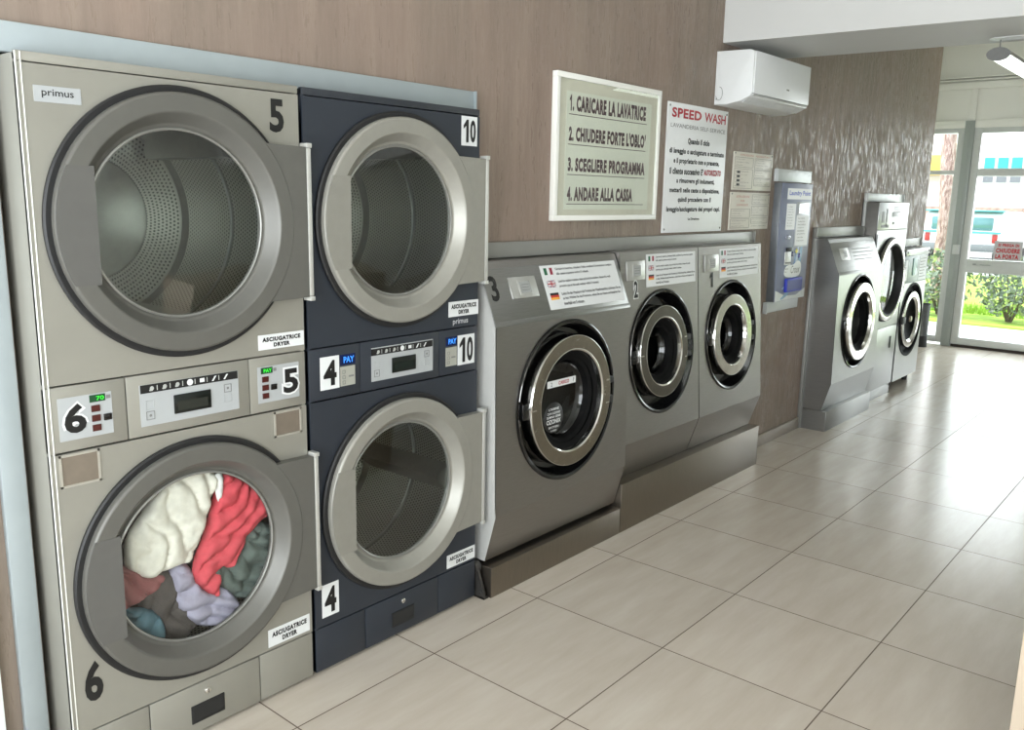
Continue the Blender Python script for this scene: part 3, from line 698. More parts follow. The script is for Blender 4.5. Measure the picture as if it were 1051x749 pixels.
def washer(cx, yk, hw, kind, label, number, bodym, R, name='washing_machine', glass_stickers=False, halo=False, ringm=None, sidem=None):
    """kind 'slant': upright front with a leaning control fascia; 'lean': one long leaning front. R = (recess, ring outer, ring inner, proud)"""
    root = thing(name, label, 'washing machine', (cx, yk, 0))
    if kind == 'slant':
        zb, zl, zk, zt = .152, .355, 1.136, 1.360
        prof = [(.85, zb), (.050, zb), (-.006, zl), (.006, zk), (.095, zt), (.108, 1.385), (.115, 1.388), (.85, 1.388)]
        f0, f1 = 1, 3; fr = tilted(-.006, zl, .006, zk); dz = .77
    else:
        zb, zl, zk = .254, .452, 1.390
        prof = [(.85, zb), (.066, zb), (0, zl), (.070, zk), (.078, 1.394), (.85, 1.394)]
        f0, f1 = 1, 2; fr = tilted(0, zl, .070, zk); dz = .874
    # cabinet: sides, back, top, lower slope
    b = B(); fp = 2
    L = [Vector((-hw, y, z)) for y, z in prof]; Rr = [Vector((hw, y, z)) for y, z in prof]
    b.face(L[::-1], 1); b.face(Rr)
    n = len(prof)
    for k in range(n):
        if k == fp: continue
        if kind == 'slant' and k == 3: continue
        b.face([L[k], L[(k+1) % n], Rr[(k+1) % n], Rr[k]])
    bmesh.ops.remove_doubles(b.bm, verts=b.bm.verts[:], dist=1e-5)
    obj('cabinet', b, [bodym, sidem or bodym], root, smooth=25)
    slope_len = (Vector((prof[3][0], prof[3][1]))-Vector((prof[2][0], prof[2][1]))).length
    cv = (dz-zl)*slope_len/(prof[3][1]-prof[2][1])
    b = B(); b.holed(fr, -hw, hw, 0, slope_len, 0, cv, R[0]-.004, -.004, 0.0); obj('front_panel', b, bodym, root, smooth=25)
    if kind == 'slant':
        fs = tilted(.006, zk, .095, zt); ls = math.hypot(.089, zt-zk)
        b = B(); b.fbox(fs, -hw, hw, 0, ls, -.006, 0.001, 0, .002); b.fbox(fs, -hw-.001, hw+.001, .0, .022, .0, .003, 0, .0015); fas = obj('control_fascia', b, M_STEEL_L, root)
        num = (-.458+.0, .105, .048, .105) ; lab = (-.115, .455, .040, .235); plate = (-.340, -.168, .106, .196)
    else:
        fs = fr; fas = root
        num = (-.265, cv+.293, .036, .082); lab = (-.148, .350, cv+.338, cv+.500); plate = (-.332, -.166, cv+.380, cv+.473)
    note_label(fas, fs, lab[0], lab[1], lab[2], lab[3]) if number else None
    b = B(); u0, u1, v0, v1 = plate; wd, ht = u1-u0, v1-v0
    b.fbox(fs, u0, u1, v0, v1, .001, .006, 0, .002); b.fbox(fs, u0+.30*wd, u0+.80*wd, v0+.14*ht, v1-.16*ht, .006, .0075, 0, .001); b.fbox(fs, u0+.36*wd, u0+.74*wd, v0+.22*ht, v1-.24*ht, .0075, .008, 1)
    for k in range(3): b.fbox(fs, u0+.40*wd, u0+.68*wd, v0+(.34+.13*k)*ht, v0+(.37+.13*k)*ht, .008, .0085, 2)
    obj('control_plate', b, [mat('satin_plate', (186, 186, 182), .35, .6), mat('grey_plate_window', (150, 152, 150), .4), M_GREYINK], fas)
    if number:
        b = B()
        if halo: b.text(number, fs, num[0]-.006, num[1]-.006, num[2]+.012, num[3]+.012, .0012, 1, .10)
        b.text(number, fs, num[0], num[1], num[2], num[3], .002, 0, .03); obj('number', b, [M_INK, M_PAPER], fas, smooth=0)
    else:
        b = B()
        for k in range(4): b.fbox(fs, -.08, .38-.05*(k % 2), .10+.027*k, .106+.027*k, .001, .0014)
        obj('printed_legend', b, M_GREYINK, fas, 'rows of small grey printing', smooth=0)
    # recessed ring well
    r0, r1, r2, pr = R
    b = B(); b.lathe(fr, [(r0+.012, .0005), (r0+.012, .004), (r0+.004, .007), (r0-.006, .004), (r0-.018, -.045), (r0-.03, -.062), (r1-.03, -.066)], n=96, cv=cv)
    well = obj('door_recess', b, M_BLACKGLOSS, root, 'black glossy recess around the door')
    # door
    b = B()
    b.lathe(fr, [(r1-.006, -.06, 1), (r1, -.05, 1), (r1, pr-.008, 1), (r1-.003, pr-.001, 1), (r1-.005, pr, 0), (r1-.006, pr, 0), (r2+.010, pr, 0), (r2+.009, pr, 1), (r2+.006, pr+.001, 1), (r2, pr-.004, 1), (r2-.004, pr-.02, 1), (r2-.012, pr-.05, 0)], n=96, cv=cv)
    door = obj('door', b, [ringm or M_CHROME, M_CHROMEB], root)
    b = B(); b.lathe(fr, [(r2-.002, pr-.022), (r2-.02, pr-.03), (r2-.045, pr-.045), (r2-.05, pr-.075), (r2-.02, pr-.09)], n=64, cv=cv); obj('door_gasket', b, mat('gasket_black', (16, 16, 16), .7, spec=.12), door, 'black rubber gasket inside the ring')
    b = B(); q = r2-.03
    b.lathe(fr, [(q, pr-.030), (q*.985, pr-.05), (q*.93, pr-.085), (q*.80, pr-.11), (q*.5, pr-.122), (0, pr-.126)], n=64, cv=cv); obj('door_glass', b, M_WGLASS, door, 'dark bulging glass bowl')
    for a, c, e in ((-r1+.006, -r1+.034, 0), (r2+.030, r1-.014, .053), (r2+.030, r1-.014, -.053)): b = B(); b.fbox(fr, a, c, cv+e-.003, cv+e+.003, pr-.004, pr+.001, 0); obj('seam', b, M_CHROMEB, door, smooth=0)
    for e in (-.045, .045): b = B(); b.fbox(fr, r1-.02, r0-.012, cv+e-.015, cv+e+.015, -.03, pr-.012, 0, .004); obj('hinge', b, M_BLACK, door)
    b = B(); b.fbox(fr, -r0+.016, -r1+.012, cv-.035, cv+.035, -.035, pr-.012, 0, .006); obj('door_handle', b, M_BLACKGLOSS, door)
    if glass_stickers:
        e = pr-.016
        b = B(); st = lambda u, v, d: fr(u, v, d)
        b.fbox(fr, -.165, .035, cv+.075, cv+.105, e-.002, e); o = obj('glass_sticker', b, M_PAPER, door, 'white sticker strip with red word', smooth=0)
        b = B(); b.text('CARICO', fr, -.09, cv+.082, .075, .016, e+.001, 0, .03); b.text('2', fr, -.145, cv+.081, .012, .018, e+.001, 1, .02); b.text('?', fr, .012, cv+.081, .010, .018, e+.001, 1, .02); obj('lettering', b, [M_RED, M_GREYINK], o, smooth=0)
        b = B(); b.lathe(fr, [(0, e), (.068, e), (.068, e-.002)], n=40, cu=-.120, cv=cv-.058); o = obj('round_sticker', b, M_INK, door, 'black round sticker with white wording', smooth=0)
        b = B()
        for tx, dv, wd, ht in (('L\'IGIENE', .034, .07, .010), ('CON OZONO', .016, .09, .010), ('ELIMINA GERMI', .0, .095, .010), ('OZONIX', -.026, .10, .020), ('BATTERI', -.045, .07, .009), ('e odori', -.06, .04, .009)): b.text(tx, fr, -.120-wd/2, cv-.058+dv, wd, ht, e+.001, 0, .02)
        obj('lettering', b, M_PAPER, o, smooth=0)
    # drum
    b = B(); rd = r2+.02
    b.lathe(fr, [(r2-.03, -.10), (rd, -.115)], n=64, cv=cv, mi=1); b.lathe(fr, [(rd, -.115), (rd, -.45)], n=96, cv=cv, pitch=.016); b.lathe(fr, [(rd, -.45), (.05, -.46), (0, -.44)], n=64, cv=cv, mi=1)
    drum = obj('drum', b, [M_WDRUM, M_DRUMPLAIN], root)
    for k in range(3):
        t = 2*PI*k/3+.5; c, s_ = math.cos(t), math.sin(t)
        g = (lambda c, s_: (lambda u, v, d: fr(c*u-s_*v, cv+s_*u+c*v, d)))(c, s_)
        b = B(); b.prism(g, [(rd-.002, -.04), (rd-.06, -.01), (rd-.06, .01), (rd-.002, .04)], -.43, -.13); obj('lifter', b, M_DRUMPLAIN, drum)
    return root
RA = (.345, .292, .222, .030); RB = (.310, .238, .172, .016)
washer(.95, .13, .480, 'slant', 'large stainless washing machine numbered 3, beside the navy dryer', '3', M_STEEL, RA, glass_stickers=True, sidem=mat('lit_steel_side', (196, 196, 192), .5, .35, var=.02))  # left side coloured lighter to paint in the light it catches
washer(1.816, .14, .380, 'lean', 'stainless washing machine numbered 2, in the middle of the three', '2', M_STEEL, RB, halo=True, ringm=steel('dark_reflection_steel', (118, 114, 108), .2, (4, 4, 4), rv=.03))  # ring of machine 2 coloured darker to paint in a dark reflection
washer(2.597, .14, .394, 'lean', 'stainless washing machine numbered 1, right of machine 2', '1', M_STEEL, RB, ringm=M_MIRROR)
washer(4.56, .10, .472, 'slant', 'large stainless washing machine with no number, right of the payment terminal', None, M_STEEL_L, RA, ringm=M_CHROMEB)

def plinth(name, label, x0, x1, y0, h, m):
    b = B(); t = .004
    b.box(x0, x1, y0, y0+t, 0, h, .001); b.box(x0, x1, y0+t, y0+.16, h-t, h, .001); b.box(x0, x0+t, y0+t, y0+.55, 0, h-t); b.box(x1-t, x1, y0+t, y0+.55, 0, h-t); b.box(x0+t, x1-t, y0+.16, y0+.55, h-.03, h-.012, mi=0)
    return tag(obj(name, b, m), label, 'plinth')
plinth('steel_plinth', 'low steel plinth in front under washing machine 3', .468, 1.432, .14, .131, M_PLINTH)
plinth('steel_plinth', 'taller steel plinth shared by washing machines 2 and 1', 1.436, 3.005, .14, .252, M_PLINTH)
plinth('steel_plinth', 'short steel plinth under the unnumbered stainless washing machine', 4.085, 5.045, .11, .150, M_STEEL_L)
# pivot bracket at the foot of washer 3
b = B()
fx = lambda u, v, d: Vector((.436+d, u, v))
b.prism(fx, [(.15, .0), (.30, .0), (.30, .15), (.235, .17), (.20, .15), (.16, .045)], 0, .012)
b.box(.436, .464, .15, .30, 0, .008)
for y in (.17, .205): b.tube([(.432, y, .024), (.450, y, .024)], .007)
b.tube([(.430, .215, .125), (.462, .215, .125)], .026, 16)
tag(obj('pivot_bracket', b, mat('dark_bracket_steel', (74, 72, 70), .45, .6)), 'dark steel foot bracket between navy dryer and plinth of machine 3', 'bracket')

# ------------------------------------------------------------------ far machines
def tall_dryer():
    root = thing('tumble_dryer', 'tall pale silver tumble dryer with one big black door', 'tumble dryer', (5.46, .19, 0)); fr = front(0.); hw = .385
    b = B(); b.box(-hw, -hw+.01, .004, .75, .06, 1.652, .002); b.box(hw-.01, hw, .004, .75, .06, 1.652, .002); b.box(-hw+.01, hw-.01, .004, .75, 1.642, 1.652); b.box(-hw+.01, hw-.01, .74, .75, .06, 1.642); obj('cabinet', b, mat('dark_steel_side', (104, 102, 98), .35, .7), root)
    b = B(); b.holed(fr, -hw, hw, .618, 1.43, 0, 1.02, .335, -.012, 0); obj('front_panel', b, M_STEEL_L, root, smooth=25)
    b = B(); b.box(-hw, hw, 0, .012, 1.434, 1.652, .003); cp = obj('control_panel', b, M_STEEL_L, root)
    b = B()
    b.fbox(fr, -.30, -.24, 1.49, 1.58, 0, .002); b.fbox(fr, -.20, -.17, 1.46, 1.60, 0, .002); b.fbox(fr, -.31, -.12, 1.45, 1.475, 0, .002)
    for k in range(4): b.fbox(fr, -.02, .16, 1.615-.014*k, 1.621-.014*k, 0, .001)
    b.fbox(fr, -.01, .012, 1.475, 1.495, 0, .004)
    obj('printed_legend', b, M_GREYINK, cp, 'grey printing and coin slot', smooth=0)
    b = B(); b.fbox(fr, -.05, .13, 1.535, 1.575, 0, .003, 0, .001); obj('display', b, M_PANELGREY, cp)
    b = B(); b.fbox(fr, -.375, -.31, 1.28, 1.40, 0, .004); obj('coin_door', b, M_BLACKGLOSS, root, smooth=0)
    b = B(); b.box(-hw, hw, 0, .012, .092, .614, .003); lp = obj('lower_panel', b, M_STEEL_L, root)
    b = B(); b.lathe(fr, [(0, .008), (.008, .006), (.009, .001)], n=16, cu=-.23, cv=.50); b.fbox(fr, .22, .25, .42, .52, 0, .004); obj('lock', b, M_DARK, lp, smooth=0)
    b = B(); b.box(-hw, hw, .012, .4, 0, .088, .002); obj('base', b, M_STEEL_L, root)
    b = B(); b.lathe(fr, [(.30, .002), (.342, .002), (.342, .03), (.337, .0355), (.335, .036), (.306, .036), (.304, .036), (.302, .033), (.300, .002)], n=80, cv=1.02); d = obj('door', b, M_CHROMEB, root)
    b = B(); b.lathe(fr, [(.342, .001), (.352, .001), (.350, .012), (.342, .014)], n=64, cv=1.02); obj('door_seal', b, M_BLACK, d)
    b = B(); b.lathe(fr, [(.303, .0335), (.298, .036), (.288, .034), (.272, .0), (.262, -.03), (.25, -.06)], n=64, cv=1.02); obj('door_gasket', b, M_BLACK, d)
    b = B(); b.lathe(fr, [(0, .01), (.15, .004), (.27, -.004)], n=48, cv=1.02); obj('door_glass', b, M_GLASS, d)
    b = B(); b.fbox(fr, .345, .375, .93, 1.11, 0, .035, 0, .004); obj('hinge', b, M_STEEL, d)
    b = B(); b.lathe(fr, [(.27, -.06), (.33, -.08)], n=64, cv=1.02, mi=1); b.lathe(fr, [(.33, -.08), (.33, -.55)], n=80, cv=1.02, pitch=.016); b.lathe(fr, [(.33, -.55), (0, -.56)], n=48, cv=1.02, mi=1); obj('drum', b, [M_DRUM, M_DRUMPLAIN], root)
tall_dryer()
def end_washer():
    root = thing('washing_machine', 'narrow pale washing machine with grey top panel, last in the row by the door', 'washing machine', (6.235, .19, 0)); fr = front(0.); hw = .355
    b = B(); b.box(-hw, -hw+.01, .004, .7, .085, 1.255, .002); b.box(hw-.01, hw, .004, .7, .085, 1.255, .002); b.box(-hw+.01, hw-.01, .004, .7, 1.245, 1.255); b.box(-hw+.01, hw-.01, .69, .7, .085, 1.245); obj('cabinet', b, M_STEEL_L, root)
    b = B(); b.holed(fr, -hw, hw, .085, .955, 0, .615, .318, -.012, 0); obj('front_panel', b, M_STEEL_L, root, smooth=25)
    b = B(); b.box(-hw, hw, 0, .012, .958, 1.195, .003); cp = obj('control_panel', b, mat('grey_green_panel', (118, 126, 122), .35, .4), root)
    b = B(); b.box(-hw, hw, -.012, .02, 1.198, 1.255, .004); tr = obj('top_rail', b, M_STEEL_L, root)
    for u in (-.32, .32): b = B(); b.lathe(fr, [(0, .016), (.010, .014), (.012, .012)], n=12, cu=u, cv=1.226); obj('screw', b, M_DARK, tr)
    b = B(); b.fbox(fr, -.10, .02, 1.02, 1.17, 0, .006, 0, .002); obj('display', b, mat('pale_green_display', (150, 190, 180), .3), cp)
    b = B(); b.fbox(fr, .10, .32, .965, 1.18, 0, .0012); o = obj('instruction_label', b, M_PAPER, cp, smooth=0)
    b = B()
    for k in range(7): b.fbox(fr, .12, .30-.03*(k % 3), 1.155-.027*k, 1.161-.027*k, .0012, .0018)
    obj('lettering', b, M_GREYINK, o, smooth=0)
    b = B(); b.fbox(fr, -.31, -.25, .98, 1.16, 0, .0012); obj('label_sticker', b, M_PAPER, cp, smooth=0)
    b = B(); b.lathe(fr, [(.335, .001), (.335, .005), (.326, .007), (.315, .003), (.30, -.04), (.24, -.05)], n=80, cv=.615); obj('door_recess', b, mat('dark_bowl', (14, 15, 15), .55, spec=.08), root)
    b = B(); b.lathe(fr, [(.252, -.05), (.254, .004), (.252, .008), (.248, .010), (.247, .010), (.207, .010), (.206, .010), (.202, .004), (.19, -.01)], n=80, cv=.615); d = obj('door', b, M_CHROMEB, root)
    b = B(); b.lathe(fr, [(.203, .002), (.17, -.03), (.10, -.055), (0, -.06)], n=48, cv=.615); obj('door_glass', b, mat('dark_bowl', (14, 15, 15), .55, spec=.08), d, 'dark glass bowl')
    b = B(); b.lathe(fr, [(0, .004), (.022, .002), (.03, -.012)], n=20, cv=.615, cu=.03); obj('glass_boss', b, M_CHROME, d)
    b = B(); b.fbox(fr, -.325, -.235, .60, .66, -.02, .03, 0, .006); obj('door_handle', b, M_BLACK, d)
    for u in (-.30, .30):
        b = B(); b.tube([(u, .08, 0), (u, .08, .085)], .025, 14); obj('foot', b, M_BLACK, root)
        b = B(); b.tube([(u, .6, 0), (u, .6, .085)], .025, 14); obj('foot', b, M_BLACK, root)
end_washer()

# ------------------------------------------------------------------ wall: signs, air conditioner, payment terminal
def framed_sign():
    x0, x1, z0, z1 = 1.008, 1.868, 1.540, 2.174; yb = YW; yf = .282; fr = front(yf)
    root = thing('framed_notice', 'white framed wall notice listing four numbered steps in dark capitals', 'sign', ((x0+x1)/2, yb, z0))
    sh = Vector((-(x0+x1)/2, -yb, -z0)); f2 = lambda u, v, d: fr(u, v, d)+sh
    b = B(); t = .024
    for a, c, e, f in ((x0, x1, z0, z0+t), (x0, x1, z1-t, z1), (x0, x0+t, z0+t, z1-t), (x1-t, x1, z0+t, z1-t)): b.fbox(f2, a, c, e, f, -(yb-yf), 0, 0, .002)
    obj('frame', b, mat('white_frame', (236, 236, 230), .4, var=.01), root)
    b = B(); b.fbox(f2, x0+t, x1-t, z0+t, z1-t, -.018, -.010); bd = obj('mount_board', b, mat('cream_mount', (214, 208, 192), .6, var=.02), root, 'cream mount behind the sheet', smooth=0)
    b = B(); b.fbox(f2, 1.088, 1.790, 1.590, 2.100, -.010, -.009); sh_ = obj('printed_sheet', b, mat('pale_sheet', (222, 222, 208), .5, var=.01), root, 'pale sheet with four printed steps', smooth=0)
    b = B()
    for tx, u1, v0, v1, uu in (('1. CARICARE LA LAVATRICE', 1.738, 2.017, 2.085, 2.004), ("2. CHIUDERE FORTE L'OBLO'", 1.746, 1.888, 1.952, 1.875), ('3. SCEGLIERE PROGRAMMA', 1.750, 1.757, 1.818, 1.744), ('4. ANDARE ALLA CASSA', 1.647, 1.627, 1.690, 1.615)):
        b.text(tx, f2, 1.110, v0, u1-1.110, v1-v0, -.0080, 0, .055); b.fbox(f2, 1.108, 1.750, uu-.0025, uu+.0005, -.009, -.0082)
    obj('lettering', b, M_PURPLEINK, sh_, smooth=0)
    b = B(); b.fbox(f2, x0+t, x1-t, z0+t, z1-t, -.004, -.003); obj('glass_pane', b, M_PANE, root, smooth=0)
framed_sign()
def speed_sign():
    x0, x1, z0, z1 = 1.970, 2.635, 1.468, 2.137; yb = YW; yf = .302
    root = thing('wall_sign', 'white frameless sign with red heading and black paragraph, right of the framed notice', 'sign', ((x0+x1)/2, yb, z0))
    sh = Vector((-(x0+x1)/2, -yb, -z0)); g = front(yf); fr = lambda u, v, d: g(u, v, d)+sh
    b = B(); b.fbox(fr, x0, x1, z0, z1, -(yb-yf), 0, 0, .001); bd = obj('board', b, mat('white_board', (226, 228, 228), .35, var=.01), root)
    b = B()
    b.text('SPEED', fr, 2.008, 2.062, .315, .050, .001, 1, .035); b.text('WASH', fr, 2.358, 2.062, .248, .050, .001, 1, .018)
    obj('heading', b, [M_INK, M_RED], bd, 'red heading letters', smooth=0)
    b = B(); b.text('LAVANDERIA SELF-SERVICE', fr, 2.002, 2.012, .605, .021, .001, 0, -.004); obj('subheading', b, M_GREYINK, bd, 'thin grey subheading', smooth=0)
    for tx, a, e, z, h in (('Quando il ciclo', 2.190, 2.432, 1.930, .036), ('di lavaggio o asciugatura e terminato', 2.002, 2.611, 1.874, .036), ('e il proprietario non e presente,', 2.049, 2.560, 1.824, .036),
                           ('a rimuovere gli indumenti,', 2.090, 2.517, 1.722, .034), ('metterli nelle ceste a disposizione,', 2.023, 2.582, 1.672, .034), ('quindi procedere con il', 2.115, 2.485, 1.623, .034), ('lavaggio/asciugatura dei propri capi.', 2.000, 2.603, 1.572, .034), ('La Direzione', 2.235, 2.362, 1.533, .013)):
        b = B(); b.text(tx, fr, a, z, e-a, h, .001, 0, .045); obj('text_line', b, M_INK, bd, smooth=0)
    b = B(); b.text("il cliente successivo E'", fr, 2.013, 1.774, .365, .036, .001, 0, .045)
    obj('text_line', b, M_INK, bd, smooth=0)
    b = B(); b.text('AUTORIZZATO', fr, 2.388, 1.776, .200, .032, .001, 0, .05); obj('emphasised_word', b, M_RED, bd, 'one red word', smooth=0)
    for u in (x0+.018, x1-.018):
        for v in (z0+.018, z1-.018): b = B(); b.lathe(fr, [(0, .004), (.004, .003), (.006, .0)], n=12, cu=u, cv=v); obj('screw', b, M_GREYINK, bd)
speed_sign()
def small_sign(x0, x1, z0, z1, label, upper):
    yb = YW; yf = .304
    root = thing('instruction_board', label, 'sign', ((x0+x1)/2, yb, z0), 'instruction boards by the terminal')
    sh = Vector((-(x0+x1)/2, -yb, -z0)); g = front(yf); fr = lambda u, v, d: g(u, v, d)+sh
    b = B(); b.fbox(fr, x0, x1, z0, z1, -(yb-yf), 0, 0, .001); bd = obj('board', b, mat('offwhite_board', (214, 210, 198), .4, var=.015), root)
    W, H = x1-x0, z1-z0; U = lambda a: x0+a*W; V = lambda a: z0+a*H
    b = B()
    def panel(a0, a1, c0, c1, rows):
        outline(b, fr, U(a0), U(a1), V(c0), V(c1), .0018, .0, 1)
        for k in range(rows):
            cc = c1-(k+.7)*(c1-c0)/(rows+.4)
            b.text(random.choice(['premere il tasto', 'inserire i capi', 'chiudere oblo', 'selezionare', 'avvio ciclo']), fr, U(a0+.06*(a1-a0)), V(cc-.012), (a1-a0)*W*random.uniform(.35, .8), .018*1.0*H*1.5, .0012, 1, .0)
    random.seed(5 if upper else 9)
    if upper:
        b.text('ISTRUZIONI', fr, U(.15), V(.90), .33*W, .045*H, .0012, 2, .0); b.text('ASCIUGATURA', fr, U(.54), V(.90), .36*W, .045*H, .0012, 2, .0)
        panel(.03, .49, .60, .86, 3); panel(.03, .49, .04, .56, 5); panel(.53, .97, .56, .86, 4); panel(.53, .97, .34, .54, 2); panel(.53, .97, .12, .32, 3)
        for k in range(4): b.fbox(fr, U(.10), U(.17), V(.44-.11*k), V(.50-.11*k), 0, .0015, 0)
    else:
        b.text('ISTRUZIONI', fr, U(.14), V(.86), .32*W, .055*H, .0012, 2, .0); b.text('PER', fr, U(.25), V(.75), .10*W, .05*H, .0012, 2, 0); b.text('LAVAGGIO', fr, U(.16), V(.64), .28*W, .055*H, .0012, 2, 0)
        panel(.03, .50, .32, .56, 3); panel(.03, .50, .05, .29, 3); panel(.54, .97, .68, .95, 3); panel(.54, .97, .36, .64, 4); panel(.54, .97, .16, .32, 2); b.text('per informazioni chiamare il gestore', fr, U(.56), V(.07), .38*W, .04*H, .0012, 1, 0)
    obj('lettering', b, [M_INK, mat('faded_print', (128, 124, 118), .5), mat('faded_red_print', (190, 120, 96), .5)], bd, smooth=0)
    for u in (U(.03), U(.97)): b = B(); b.lathe(fr, [(0, .004), (.005, .003), (.006, 0)], n=10, cu=u, cv=V(.96)); obj('screw', b, M_GREYINK, bd)
small_sign(2.744, 3.283, 1.706, 1.927, 'upper of two small instruction boards, with four little dark symbols', True)
small_sign(2.735, 3.278, 1.470, 1.692, 'lower of two small instruction boards, with heading in its upper left corner', False)

def air_con():
    x0, x1 = 2.468, 3.245
    root = thing('air_conditioner', 'white wall mounted air conditioner under the beam', 'air conditioner', ((x0+x1)/2, YW, 2.16)); hw = (x1-x0)/2
    # side profile in (y, z), relative to the root
    pr = [(0, .284), (-.195, .280), (-.212, .274), (-.222, .262), (-.222, .06), (-.212, .038), (-.16, .014), (-.08, .002), (0, .0)]
    b = B(); fx = lambda u, v, d: Vector((d, u, v))
    b.prism(fx, pr, -hw, hw)
    bmesh.ops.bevel(b.bm, geom=[e for e in b.bm.edges if abs(e.verts[0].co.x-e.verts[1].co.x) < 1e-6], offset=.006, segments=2, affect='EDGES', profile=.5, clamp_overlap=True)
    obj('housing', b, mat('white_plastic', (226, 228, 228), .28, var=.01), root, smooth=30)
    b = B(); b.box(-hw+.012, hw-.012, -.228, -.220, .052, .272, .006); fp = obj('front_panel', b, mat('white_gloss_plastic', (222, 224, 225), .34, var=.008), root)
    b = B(); g = front(-.228); b.fbox(g, .045, .080, .106, .1145, 0, .0008); obj('badge', b, M_GREYINK, fp, 'tiny grey badge', smooth=0)
    b = B(); b.prism(fx, [(-.226, .048), (-.222, .050), (-.16, .0135), (-.158, .008)], -hw+.02, hw-.02); b.prism(fx, [(-.2235, .0505), (-.2205, .056), (-.216, .052)], -hw+.015, hw-.015, 1)
    obj('louvre', b, [mat('white_flap', (214, 216, 216), .3), M_DARK], root)
    b = B(); b.tube([(-hw-.002, -.03-.02*math.cos(t), .06+.035*math.sin(t)) for t in np.linspace(-PI/2-1.2, PI/2, 14)], .0014, 6); b.tube([(-hw-.002, -.02, .03), (-hw-.002, -.012, .03)], .003, 6)
    obj('side_cover', b, M_GREYINK, root, 'thin outline of the side cover')
air_con()

def payment_terminal():
    x0, x1, z0, z1 = 3.352, 3.850, .995, 1.760; yf = .255
    cx = (x0+x1)/2
    root = thing('payment_terminal', 'blue and grey payment terminal on the wall with white price sheets', 'payment terminal', (cx, YW, z0))
    sh = Vector((-cx, -YW, -z0)); g = front(yf); fr = lambda u, v, d: g(u, v, d)+sh
    b = B(); b.box(x0-cx, x1-cx, yf-YW+.004, .10, 0, z1-z0, .004); obj('housing', b, mat('dark_grey_housing', (108, 112, 116), .35, .5), root)
    b = B(); b.fbox(fr, x0+.004, x1, z0, z1, -.004, .002, 0, .002)
    face = obj('fascia', b, mat('lavender_blue_fascia', (128, 135, 156), .4, var=.12, scale=7), root)
    b = B()
    for (r, w_, mi, cu, cv) in ((.33, .05, 0, 3.42, 1.33), (.25, .035, 1, 3.44, 1.32), (.18, .03, 2, 3.47, 1.27)):
        a0, a1 = -PI*.47, PI*.12
        pts = []
        for t in np.linspace(a0, a1, 24): pts.append((cu+r*math.cos(t), cv+r*math.sin(t)))
        for t in np.linspace(a1, a0, 24): pts.append((cu+(r-w_*(.25+.75*math.sin((t-a0)/(a1-a0)*PI)))*math.cos(t), cv+(r-w_*(.25+.75*math.sin((t-a0)/(a1-a0)*PI)))*math.sin(t)))
        pts = [(min(max(u, x0+.008), x1-.004), min(max(v, z0+.004), z1)) for u, v in pts]
        b.prism(fr, pts, .0015, .0025+.0003*mi, mi)
    b.prism(fr, [(x0+.006, z0+.002), (x1-.002, z0+.002), (x1-.002, 1.06), (3.70, 1.02), (3.52, 1.025), (x0+.006, 1.07)], .0015, .0024, 3)
    obj('swirl_print', b, [mat('teal_print', (108, 150, 184), .4), mat('pale_blue_print', (176, 196, 220), .4), mat('mid_blue_print', (92, 128, 176), .4), mat('pale_base_print', (204, 208, 206), .4)], face, 'sweeping blue and teal bands', smooth=0)
    sticker(root, fr, 3.436, 3.832, 1.658, 1.728, [('Laundry Point', .06, .24, .88, .56, .02, 0, 0)], 'header_sign', M_PAPER, None, .003, [mat('blue_lettering', (50, 76, 190), .4)], .002)
    sticker(root, fr, 3.440, 3.585, 1.462, 1.630, [('%s' % t, .12, .86-.105*k, .5+.06*(k % 3), .05, 0, 0, 1) for k, t in enumerate(['Lavaggio', 'piccola 8kg', 'media 11kg', 'grande 18kg', 'freddo', 'Asciuga', '10 min', '20 min'])], 'price_list', M_PAPER, 'white price list sheet', .002, None, .002)
    sticker(root, fr, 3.605, 3.812, 1.356, 1.556, [('%s' % t, .12, .87-.105*k, .5+.06*(k % 3), .05, 0, 0, 1) for k, t in enumerate(['Istruzioni', 'inserire', 'monete', 'scegliere', 'numero', 'premere', 'verde', 'ritirare'])], 'price_list', M_PAPER, 'white instruction sheet', .002, None, .004)
    b = B(); b.fbox(fr, 3.595, 3.825, 1.345, 1.64, .002, .005, 0, .002); obj('sheet_holder', b, mat('grey_holder', (176, 180, 186), .3, .3), root)
    b = B(); b.prism(fr, [(3.635, 1.565), (3.785, 1.565), (3.785, 1.632), (3.635, 1.632)], .005, .006, 0); b.prism(fr, [(3.635, 1.565), (3.700, 1.565), (3.785, 1.632), (3.635, 1.632)], .006, .0066, 1); obj('window', b, [mat('grey_mirror', (150, 156, 158), .12, .8), mat('painted_reflection', (216, 222, 222), .12, .6)], root, 'small shiny window', smooth=0)  # pale diagonal wedge is a reflection painted over the grey
    b = B(); b.fbox(fr, 3.445, 3.515, 1.398, 1.425, .002, .014, 0, .005); b.fbox(fr, 3.458, 3.502, 1.408, 1.414, .014, .0145, 1); obj('card_slot', b, [mat('slot_grey', (150, 154, 166), .3, .3), M_INK], root)
    b = B(); b.fbox(fr, 3.475, 3.545, 1.322, 1.345, .002, .016, 0, .004); obj('coin_slot', b, M_BLACK, root)
    b = B(); b.fbox(fr, 3.462, 3.562, 1.232, 1.318, .002, .008, 0, .003); b.fbox(fr, 3.470, 3.554, 1.240, 1.250, .008, .012, 1); obj('coin_plate', b, [mat('pale_plate', (206, 208, 204), .35, .2), M_GREYINK], root)
    for u, v, m in ((3.650, 1.318, mat('yellow_button', (214, 206, 110), .3)), (3.585, 1.300, mat('navy_button', (40, 42, 92), .3)), (3.700, 1.285, mat('violet_button', (88, 88, 140), .3))):
        b = B(); b.lathe(fr, [(0, .012), (.012, .011), (.016, .004), (.016, .002)], n=20, cu=u, cv=v); obj('button', b, m, root)
